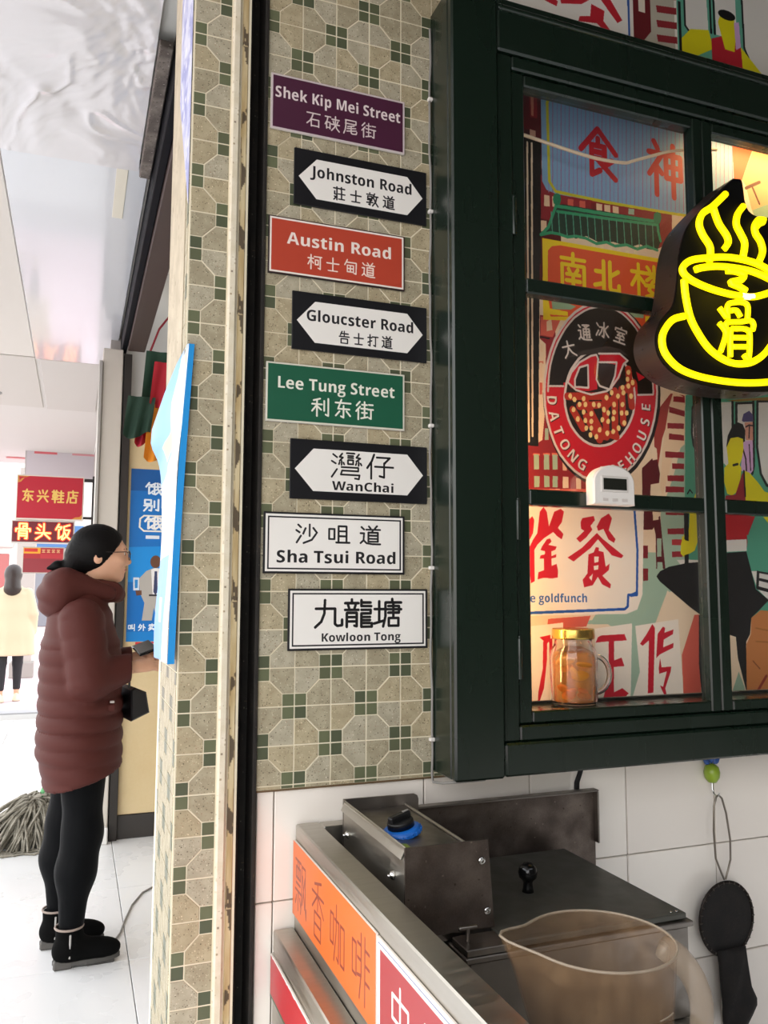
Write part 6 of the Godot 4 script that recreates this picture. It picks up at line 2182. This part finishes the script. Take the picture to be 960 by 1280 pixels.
func person_in_coat():
	var t = thing("person", "person in a long burgundy quilted coat and black leggings facing right", "person", Vector3(0.05, 0.0, -2.18))
	# ---- body: one surface of skin under the clothes
	var b = MB.new()
	var head = func(p):
		var d = egg(p, Vector3(0.036, 1.535, 0), Vector3(0.098, 0.098, 0.076))
		d = smin(d, egg(p, Vector3(0.072, 1.487, 0), Vector3(0.062, 0.068, 0.058)), 0.035)
		d = smin(d, cone(p, Vector3(0.108, 1.436, 0), Vector3(0.060, 1.462, 0.0), 0.022, 0.045), 0.03)   # chin and jaw
		d = smin(d, cone(p, Vector3(0.131, 1.530, 0), Vector3(0.149, 1.496, 0), 0.0075, 0.0115), 0.016)   # nose
		d = smin(d, egg(p, Vector3(0.136, 1.495, 0), Vector3(0.012, 0.009, 0.016)), 0.010)
		d = smin(d, egg(p, Vector3(0.128, 1.549, 0), Vector3(0.010, 0.008, 0.045)), 0.02)   # brow
		d = smin(d, egg(p, Vector3(0.130, 1.468, 0), Vector3(0.0105, 0.0052, 0.021)), 0.005)   # upper lip
		d = smin(d, egg(p, Vector3(0.127, 1.457, 0), Vector3(0.0105, 0.0056, 0.018)), 0.005)   # lower lip
		var az = absf(p.z)
		var q = Vector3(p.x, p.y, az)
		d = maxf(d, -egg(q, Vector3(0.138, 1.527, 0.031), Vector3(0.014, 0.012, 0.017)))
		d = smin(d, egg(q, Vector3(0.119, 1.526, 0.031), Vector3(0.0125, 0.0115, 0.0125)), 0.004)
		d = smin(d, egg(q, Vector3(0.108, 1.498, 0.042), Vector3(0.022, 0.02, 0.018)), 0.02)   # cheek
		var ear = maxf(egg(q, Vector3(0.030, 1.515, 0.076), Vector3(0.020, 0.032, 0.010)), -egg(q, Vector3(0.034, 1.518, 0.088), Vector3(0.011, 0.020, 0.008)))
		d = smin(d, ear, 0.006)
		return smin(d, cone(p, Vector3(-0.012, 1.33, 0), Vector3(0.022, 1.46, 0), 0.056, 0.050), 0.03)
	b.nets(head, Vector3(-0.09, 1.36, -0.105), Vector3(0.175, 1.65, 0.105), 0.0042)
	var trunk = func(p):
		var d = slices(p, [[0.72, -0.005, 0.10, 0.15], [0.86, -0.01, 0.11, 0.16], [1.02, -0.005, 0.09, 0.13], [1.22, -0.005, 0.10, 0.155], [1.31, -0.015, 0.075, 0.14], [1.36, -0.01, 0.05, 0.06]])
		d = smin(d, cone(p, Vector3(-0.01, 1.28, 0.165), Vector3(0.015, 1.05, 0.205), 0.045, 0.038), 0.03)
		d = smin(d, cone(p, Vector3(0.015, 1.05, 0.205), Vector3(0.172, 1.088, 0.132), 0.036, 0.024), 0.02)
		d = smin(d, cone(p, Vector3(-0.01, 1.28, -0.165), Vector3(0.015, 1.06, -0.205), 0.045, 0.038), 0.03)
		d = smin(d, cone(p, Vector3(0.015, 1.06, -0.205), Vector3(0.185, 1.105, -0.075), 0.036, 0.024), 0.02)
		d = smin(d, cone(p, Vector3(0.0, 0.76, 0.085), Vector3(0.008, 0.46, 0.085), 0.075, 0.05), 0.03)
		d = smin(d, cone(p, Vector3(0.008, 0.46, 0.085), Vector3(-0.022, 0.09, 0.082), 0.048, 0.033), 0.02)
		d = smin(d, cone(p, Vector3(-0.02, 0.76, -0.085), Vector3(-0.055, 0.46, -0.10), 0.075, 0.05), 0.03)
		d = smin(d, cone(p, Vector3(-0.055, 0.46, -0.10), Vector3(-0.065, 0.09, -0.115), 0.048, 0.033), 0.02)
		return smin(d, cone(p, Vector3(-0.012, 1.30, 0), Vector3(0.012, 1.42, 0), 0.055, 0.049), 0.03)
	b.nets(trunk, Vector3(-0.17, 0.06, -0.27), Vector3(0.24, 1.40, 0.27), 0.014)
	hand(b, Vector3(0.170, 1.088, 0.134), Basis.from_euler(Vector3(0.5, 0.40, 0.08)), -1.0, 0.62)
	hand(b, Vector3(0.185, 1.106, -0.075), Basis.from_euler(Vector3(-0.9, -0.25, 0.0)), 1.0, 0.8)
	part("body", b, M.skin, t)
	# ---- hair, low ponytail
	b = MB.new()
	var hair = func(p):
		var d = egg(p, Vector3(0.029, 1.540, 0), Vector3(0.112, 0.106, 0.087))
		d = smin(d, cone(p, Vector3(-0.03, 1.50, 0), Vector3(-0.052, 1.45, 0), 0.066, 0.048), 0.03)
		var cut = (p - Vector3(0.122, 1.588, 0)).dot(Vector3(0.800, -0.60, 0.0))
		cut = cut - 0.010 * absf(p.z) / 0.08
		d = -smin(-d, -cut, 0.012)
		d += 0.0012 * sin(atan2(p.y - 1.54, p.z) * 46.0 + p.x * 30.0)
		d = smin(d, cone(p, Vector3(-0.062, 1.475, 0.0), Vector3(-0.118, 1.475, 0.01), 0.026, 0.021), 0.012)
		return smin(d, cone(p, Vector3(-0.118, 1.475, 0.01), Vector3(-0.152, 1.466, 0.02), 0.020, 0.006), 0.01)
	b.nets(hair, Vector3(-0.17, 1.37, -0.11), Vector3(0.16, 1.66, 0.11), 0.0055)
	part("hair", b, M.hair, t)
	# eyes, brows, lips
	for s in [-1.0, 1.0]:
		b = MB.new()
		b.lathe([Vector2(0, -0.0105), Vector2(0.0075, -0.0075), Vector2(0.0107, 0), Vector2(0.0075, 0.0075), Vector2(0, 0.0105)], 14, Vector3(0.1232, 1.526, 0.031 * s))
		part("eye", b, mat("efe9e4", 0.2), t)
		b = MB.new()
		b.xf = Transform3D(Basis(Vector3(0, 0, 1), -PI / 2), Vector3(0.1325, 1.525, 0.031 * s))
		b.lathe([Vector2(0, 0), Vector2(0.0055, 0.0), Vector2(0.0045, 0.0012), Vector2(0, 0.0018)], 12)
		part("iris", b, mat("1d1310", 0.15), t)
		b = MB.new()
		b.tube([Vector3(0.1385, 1.5445, 0.016 * s), Vector3(0.1370, 1.5475, 0.030 * s), Vector3(0.1260, 1.5455, 0.046 * s)], 0.0022, 6)
		part("eyebrow", b, M.hair, t)
	b = MB.new()
	b.tube([Vector3(0.1290, 1.4625, -0.019), Vector3(0.1392, 1.4640, -0.008), Vector3(0.1402, 1.4632, 0.0), Vector3(0.1392, 1.4640, 0.008), Vector3(0.1290, 1.4625, 0.019)], [0.0015, 0.0032, 0.0034, 0.0032, 0.0015], 6)
	part("lips", b, mat("b56a60", 0.45), t)
	# glasses
	var gl = Node3D.new()
	gl.name = "glasses"
	t.add_child(gl, true)
	var wire = mat("1a1414", 0.3)
	for s in [-1.0, 1.0]:
		b = MB.new()
		var ring = []
		for k in 22:
			var a = TAU * k / 22
			ring.append(Vector3(0.1515 - absf(cos(a) * 0.024 + 0.034) * 0.18 + 0.004, 1.520 + sin(a) * 0.0195, (0.034 + cos(a) * 0.025) * s))
		b.tube(ring, 0.0015, 6, true)
		part("rim", b, wire, gl)
		b = MB.new()
		b.tube([Vector3(0.143, 1.531, 0.059 * s), Vector3(0.135, 1.533, 0.071 * s), Vector3(0.09, 1.531, 0.080 * s), Vector3(0.035, 1.532, 0.084 * s)], 0.0017, 6)
		part("temple", b, wire, gl)
	b = MB.new()
	b.tube([Vector3(0.154, 1.526, -0.010), Vector3(0.157, 1.529, 0.0), Vector3(0.154, 1.526, 0.010)], 0.0014, 6)
	part("bridge", b, wire, gl)
	# ---- coat
	b = MB.new()
	var prof = [[0.58, 0.012, 0.118, 0.195], [0.68, 0.002, 0.138, 0.210], [0.78, -0.012, 0.148, 0.218], [0.92, -0.012, 0.146, 0.212], [1.06, -0.018, 0.140, 0.200], [1.18, -0.020, 0.138, 0.200], [1.28, -0.026, 0.122, 0.192], [1.345, -0.018, 0.088, 0.135], [1.40, 0.010, 0.070, 0.080]]
	var coat = func(p):
		var d = slices(p, prof)
		if p.y < 1.20:
			var u = fposmod(p.y / 0.061, 1.0)
			d -= 0.014 * pow(sin(u * PI), 0.35) * smoothstep(1.21, 1.16, p.y)
		d = maxf(d, (0.668 + 0.30 * p.x) - p.y)
		var s = cone(p, Vector3(-0.022, 1.268, 0.158), Vector3(0.012, 1.052, 0.210), 0.077, 0.070)
		s = smin(s, cone(p, Vector3(0.012, 1.052, 0.210), Vector3(0.158, 1.088, 0.140), 0.070, 0.048), 0.02)
		var arm_u = fposmod((p.y - 0.02 - 0.3 * p.x) / 0.075, 1.0)
		s -= 0.006 * pow(sin(arm_u * PI), 0.5)
		s = maxf(s, p.x - 0.164)
		d = smin(d, s, 0.012)
		var f = cone(p, Vector3(-0.022, 1.268, -0.158), Vector3(0.012, 1.06, -0.210), 0.077, 0.070)
		f = smin(f, cone(p, Vector3(0.012, 1.06, -0.210), Vector3(0.172, 1.105, -0.085), 0.070, 0.048), 0.02)
		d = smin(d, maxf(f, p.x - 0.179), 0.012)
		# collar round the neck
		var az = absf(p.z)
		var q = Vector3(p.x, p.y, az)
		var c = cone(q, Vector3(-0.055, 1.425, 0.055), Vector3(0.090, 1.375, 0.045), 0.034, 0.036)
		c = smin(c, cone(q, Vector3(0.090, 1.375, 0.045), Vector3(0.108, 1.365, 0.0), 0.036, 0.034), 0.02)
		d = smin(d, c, 0.02)
		# the neck opening
		return maxf(d, -cone(p, Vector3(0.0, 1.36, 0), Vector3(0.045, 1.55, 0), 0.052, 0.085))
	b.nets(coat, Vector3(-0.22, 0.54, -0.32), Vector3(0.21, 1.47, 0.32), 0.0085)
	var down = mat("4d2520", 0.62)
	down.metallic_specular = 0.3
	part("coat", b, down, t)
	# hood lying on the back
	b = MB.new()
	var hood = func(p):
		var d = egg(p, Vector3(-0.090, 1.362, 0), Vector3(0.098, 0.108, 0.150))
		d = smin(d, cone(Vector3(p.x, p.y, absf(p.z)), Vector3(-0.085, 1.405, 0.085), Vector3(0.075, 1.372, 0.075), 0.062, 0.030), 0.03)
		d += 0.004 * sin(p.y * 90.0 + p.z * 25.0) * smoothstep(-0.11, -0.17, p.x)
		return maxf(d, -cone(p, Vector3(0.0, 1.40, 0), Vector3(0.03, 1.56, 0), 0.058, 0.095))
	b.nets(hood, Vector3(-0.21, 1.23, -0.19), Vector3(0.13, 1.50, 0.19), 0.0085)
	part("hood", b, down, t)
	# pocket flap and zip pull
	b = MB.new()
	b.mm(Vector3(0.075, 0.93, 0.165), Vector3(0.110, 0.96, 0.185), 0.006)
	part("pocket_flap", b, down, t)
	b = MB.new()
	b.mm(Vector3(0.088, 0.962, 0.178), Vector3(0.104, 0.970, 0.190), 0.002)
	part("pocket_tab", b, mat("c9c2bd", 0.4), t)
	# ---- leggings
	b = MB.new()
	var legs = func(p):
		var d = cone(p, Vector3(0.003, 0.72, 0.088), Vector3(0.010, 0.47, 0.085), 0.088, 0.062)
		d = smin(d, cone(p, Vector3(0.010, 0.47, 0.085), Vector3(-0.006, 0.34, 0.083), 0.058, 0.060), 0.07)
		d = smin(d, cone(p, Vector3(-0.010, 0.34, 0.083), Vector3(-0.018, 0.135, 0.082), 0.060, 0.044), 0.07)
		var e = cone(p, Vector3(-0.022, 0.72, -0.088), Vector3(-0.052, 0.47, -0.100), 0.088, 0.060)
		e = smin(e, cone(p, Vector3(-0.052, 0.47, -0.100), Vector3(-0.070, 0.34, -0.108), 0.057, 0.059), 0.07)
		e = smin(e, cone(p, Vector3(-0.070, 0.34, -0.108), Vector3(-0.064, 0.135, -0.115), 0.059, 0.042), 0.07)
		d = smin(d, e, 0.02)
		return maxf(d, 0.135 - p.y)
	b.nets(legs, Vector3(-0.16, 0.11, -0.22), Vector3(0.12, 0.83, 0.20), 0.0105)
	var jersey = mat("08090b", 0.6)
	jersey.metallic_specular = 0.2
	part("leggings", b, jersey, t)
	# ---- ankle boots
	var suede = mat("070707", 0.85)
	suede.metallic_specular = 0.2
	for s in 2:
		var at = [Vector3(-0.012, 0, 0.083), Vector3(-0.062, 0, -0.116)][s]
		var bt = Node3D.new()
		bt.name = "ankle_boot"
		t.add_child(bt, true)
		bt.position = at
		bt.rotation.y = [0.02, -0.06][s]
		b = MB.new()
		var boot = func(p):
			var d = cone(p, Vector3(-0.012, 0.155, 0), Vector3(-0.010, 0.075, 0), 0.049, 0.047)
			d = smin(d, egg(p, Vector3(0.055, 0.050, 0), Vector3(0.115, 0.043, 0.042)), 0.04)
			d = smin(d, egg(p, Vector3(0.115, 0.042, 0), Vector3(0.052, 0.028, 0.040)), 0.02)
			d = smin(d, egg(p, Vector3(-0.012, 0.06, 0), Vector3(0.052, 0.045, 0.040)), 0.02)
			d = maxf(d, p.y - 0.140)
			return maxf(d, 0.027 - p.y)
		b.nets(boot, Vector3(-0.09, 0.01, -0.07), Vector3(0.19, 0.165, 0.07), 0.006)
		part("upper", b, suede, bt)
		b = MB.new()
		var outl = []
		for k in 28:
			var a = TAU * k / 28
			var x = 0.052 + cos(a) * 0.119
			outl.append(Vector2(x, sin(a) * (0.040 if x > 0.05 else 0.036)))
		b.xf = Transform3D(Basis(Vector3(1, 0, 0), Vector3(0, 0, -1), Vector3(0, 1, 0)), Vector3.ZERO)
		b.prism(outl, 0.012, 0.028, 0.002)
		part("sole", b, mat("4a4845", 0.7), bt)
		b = MB.new()
		b.mm(Vector3(-0.064, 0.0, -0.033), Vector3(0.004, 0.030, 0.033), 0.006)
		part("heel", b, mat("55524e", 0.7), bt)
		b = MB.new()
		b.mm(Vector3(0.05, 0.0, -0.030), Vector3(0.15, 0.0125, 0.030), 0.004)
		part("tread", b, mat("3d3b39", 0.8), bt)
		b = MB.new()
		var cuff = []
		for k in 24:
			var a = TAU * k / 24
			cuff.append(Vector3(-0.012 + cos(a) * 0.049, 0.142, sin(a) * 0.049))
		b.tube(cuff, 0.0042, 6, true)
		part("cuff_trim", b, mat("9a8a80", 0.9), bt)
		b = MB.new()
		b.box(Vector3(-0.008, 0.085, 0.0475), Vector3(0.007, 0.085, 0.006), 0.002)
		part("zip", b, mat("b9b6b2", 0.3, 0.8), bt)
	# ---- dark phone in the far hand
	b = MB.new()
	b.xf = Transform3D(Basis.from_euler(Vector3(0.2, 0.2, 0.35)), Vector3(0.225, 1.148, -0.045))
	b.box(Vector3.ZERO, Vector3(0.075, 0.010, 0.135), 0.003)
	b.box(Vector3(0, 0.0055, 0), Vector3(0.068, 0.0012, 0.122), 0.0004)
	var ph = part("phone", b, M.black_gloss, self)
	ph.position = t.position
	tag(ph, "dark phone held in front of the burgundy coat", "phone")
	# ---- small black bag in front
	t = thing("handbag", "small black shoulder bag in front of the burgundy coat", "bag", Vector3(0.212, 0.875, -2.20))
	b = MB.new()
	b.xf = Transform3D(Basis(Vector3(0, 1, 0), 0.2), Vector3.ZERO)
	b.prism([Vector2(-0.01, 0.0), Vector2(0.060, 0.03), Vector2(0.045, 0.11), Vector2(0.0, 0.13), Vector2(-0.015, 0.12)], -0.11, 0.11, 0.006)
	part("bag_body", b, mat("131214", 0.4), t)
	b = MB.new()
	b.tube([Vector3(0.0, 0.13, 0.10), Vector3(0.0, 0.20, 0.105), Vector3(-0.005, 0.26, 0.10)], 0.005, 6)
	b.tube([Vector3(0.0, 0.13, -0.10), Vector3(0.0, 0.20, -0.105), Vector3(-0.005, 0.26, -0.10)], 0.005, 6)
	part("strap", b, mat("131214", 0.4), t)

func person_far():
	var t = thing("person", "person in a cream coat walking away at the left edge", "person", Vector3(-0.74, -0.015, -10.2))
	t.rotation.y = PI / 2    # modelled facing +x, turned to walk away
	var b = MB.new()
	var body = func(p):
		var d = egg(p, Vector3(0.01, 1.60, 0), Vector3(0.095, 0.115, 0.078))
		d = smin(d, cone(p, Vector3(0.0, 1.38, 0), Vector3(0.01, 1.55, 0), 0.055, 0.05), 0.03)
		d = smin(d, slices(p, [[0.80, 0.0, 0.11, 0.16], [1.05, 0.0, 0.095, 0.13], [1.30, 0.0, 0.10, 0.17], [1.42, 0.0, 0.06, 0.10]]), 0.03)
		for s in [-1.0, 1.0]:
			d = smin(d, cone(p, Vector3(0, 1.36, 0.18 * s), Vector3(-0.02, 1.10, 0.23 * s), 0.048, 0.04), 0.02)
			d = smin(d, cone(p, Vector3(-0.02, 1.10, 0.23 * s), Vector3(0.05, 0.86, 0.24 * s), 0.038, 0.026), 0.02)
			d = smin(d, cone(p, Vector3(0, 0.82, 0.09 * s), Vector3(0.04 * s, 0.48, 0.09 * s), 0.08, 0.052), 0.03)
			d = smin(d, cone(p, Vector3(0.04 * s, 0.48, 0.09 * s), Vector3(0.06 * s, 0.08, 0.09 * s), 0.05, 0.035), 0.02)
		return d
	b.nets(body, Vector3(-0.2, 0.02, -0.32), Vector3(0.25, 1.74, 0.32), 0.02)
	for s in [-1.0, 1.0]:
		hand(b, Vector3(0.05, 0.86, 0.24 * s), Basis.from_euler(Vector3(PI / 2, 0, -1.4)), s, 0.4)
	part("body", b, M.skin, t)
	b = MB.new()
	var hair = func(p):
		var d = egg(p, Vector3(-0.008, 1.61, 0), Vector3(0.112, 0.122, 0.108))
		d = smin(d, cone(p, Vector3(-0.05, 1.58, 0), Vector3(-0.075, 1.42, 0), 0.085, 0.105), 0.04)
		return maxf(d, (p - Vector3(0.07, 1.62, 0)).dot(Vector3(0.9, -0.43, 0)))
	b.nets(hair, Vector3(-0.2, 1.30, -0.15), Vector3(0.15, 1.76, 0.15), 0.014)
	part("hair", b, mat("2a1d18", 0.45), t)
	b = MB.new()
	var coat = func(p):
		var d = slices(p, [[0.50, 0.0, 0.22, 0.31], [0.80, 0.0, 0.19, 0.285], [1.10, 0.0, 0.155, 0.24], [1.34, 0.0, 0.125, 0.215], [1.43, 0.0, 0.085, 0.13], [1.48, 0.005, 0.068, 0.075]])
		d += 0.006 * sin(atan2(p.z, p.x) * 9.0) * smoothstep(1.2, 0.6, p.y)
		for s in [-1.0, 1.0]:
			d = smin(d, cone(p, Vector3(0, 1.36, 0.18 * s), Vector3(-0.02, 1.10, 0.245 * s), 0.072, 0.07), 0.02)
			d = smin(d, cone(p, Vector3(-0.02, 1.10, 0.245 * s), Vector3(0.045, 0.88, 0.25 * s), 0.07, 0.055), 0.02)
		d = maxf(d, 0.58 - p.y)
		return maxf(d, -cone(p, Vector3(0.0, 1.44, 0), Vector3(0.02, 1.6, 0), 0.06, 0.08))
	b.nets(coat, Vector3(-0.26, 0.48, -0.36), Vector3(0.28, 1.54, 0.36), 0.018)
	part("coat", b, mat("cdbd9f", 0.85), t)
	b = MB.new()
	var legs = func(p):
		var d = 9.0
		for s in [-1.0, 1.0]:
			d = minf(d, cone(p, Vector3(0, 0.80, 0.09 * s), Vector3(0.04 * s, 0.48, 0.09 * s), 0.09, 0.062))
			d = smin(d, cone(p, Vector3(0.04 * s, 0.48, 0.09 * s), Vector3(0.06 * s, 0.15, 0.09 * s), 0.062, 0.045), 0.02)
		return maxf(d, 0.14 - p.y)
	b.nets(legs, Vector3(-0.2, 0.10, -0.24), Vector3(0.2, 0.92, 0.24), 0.018)
	part("trousers", b, mat("1a1b1f", 0.7), t)
	for s in [-1.0, 1.0]:
		b = MB.new()
		b.lathe([Vector2(0, 0), Vector2(0.05, 0), Vector2(0.055, 0.02), Vector2(0.05, 0.05), Vector2(0.035, 0.10), Vector2(0.03, 0.11), Vector2(0, 0.11)], 18, Vector3(0.06 * s + 0.03, 0.0, 0.09 * s), Vector2(2.0, 0.9))
		part("shoe", b, mat("d6cdb4", 0.6), t)

# ---------------------------------------------------------------- the mop
func mop():
	var t = thing("string_mop", "grey string mop lying on the floor behind the burgundy coat", "mop", Vector3(-0.22, 0.0, -3.72))
	rng.seed = 23
	var b = MB.new()
	for i in 260:
		var a = rng.randf_range(0.0, TAU)
		var top = Vector3(rng.randf_range(0.02, 0.12), rng.randf_range(0.17, 0.26), rng.randf_range(-0.05, 0.05))
		var reach = rng.randf_range(0.08, 0.24)
		var dir = Vector3(cos(a) * 1.15 - 0.55, 0, sin(a) * 0.8)
		var p = []
		var wob = rng.randf_range(0, TAU)
		for k in 8:
			var f = k / 7.0
			p.append(top + dir * reach * f + Vector3(0.012 * sin(wob + f * 7.0), -top.y * pow(f, 1.7) + 0.012 + 0.01 * sin(f * 9.0 + wob) * (1.0 - f), 0.012 * cos(wob + f * 6.0)))
		b.tube(p, 0.0062, 5)
	for i in 14:
		var x0 = rng.randf_range(-0.35, -0.1); var p = []
		for k in 6:
			p.append(Vector3(x0 + k * 0.05, 0.007, 0.13 + 0.03 * sin(k * 0.8 + i) + rng.randf_range(-0.02, 0.06)))
		b.tube(p, 0.006, 5)
	var s = part("mop_strings", b, triplanar(mat("ffffff", 0.95), speckled(128, "a8a294", "6f6a5e", 2.0, [[200, "cfc9bb", 2]], 29), 6.0), t)
	s.set_meta("kind", "stuff")
	b = MB.new()
	b.tube([Vector3(0.07, 0.20, 0.0), Vector3(0.115, 0.30, -0.01)], 0.022, 10)
	part("clamp", b, mat("4f9a5a", 0.5), t)
	b = MB.new()
	b.tube([Vector3(0.105, 0.28, -0.01), Vector3(0.34, 0.90, -0.05)], 0.013, 10)
	part("handle", b, mat("c9bda6", 0.6), t)
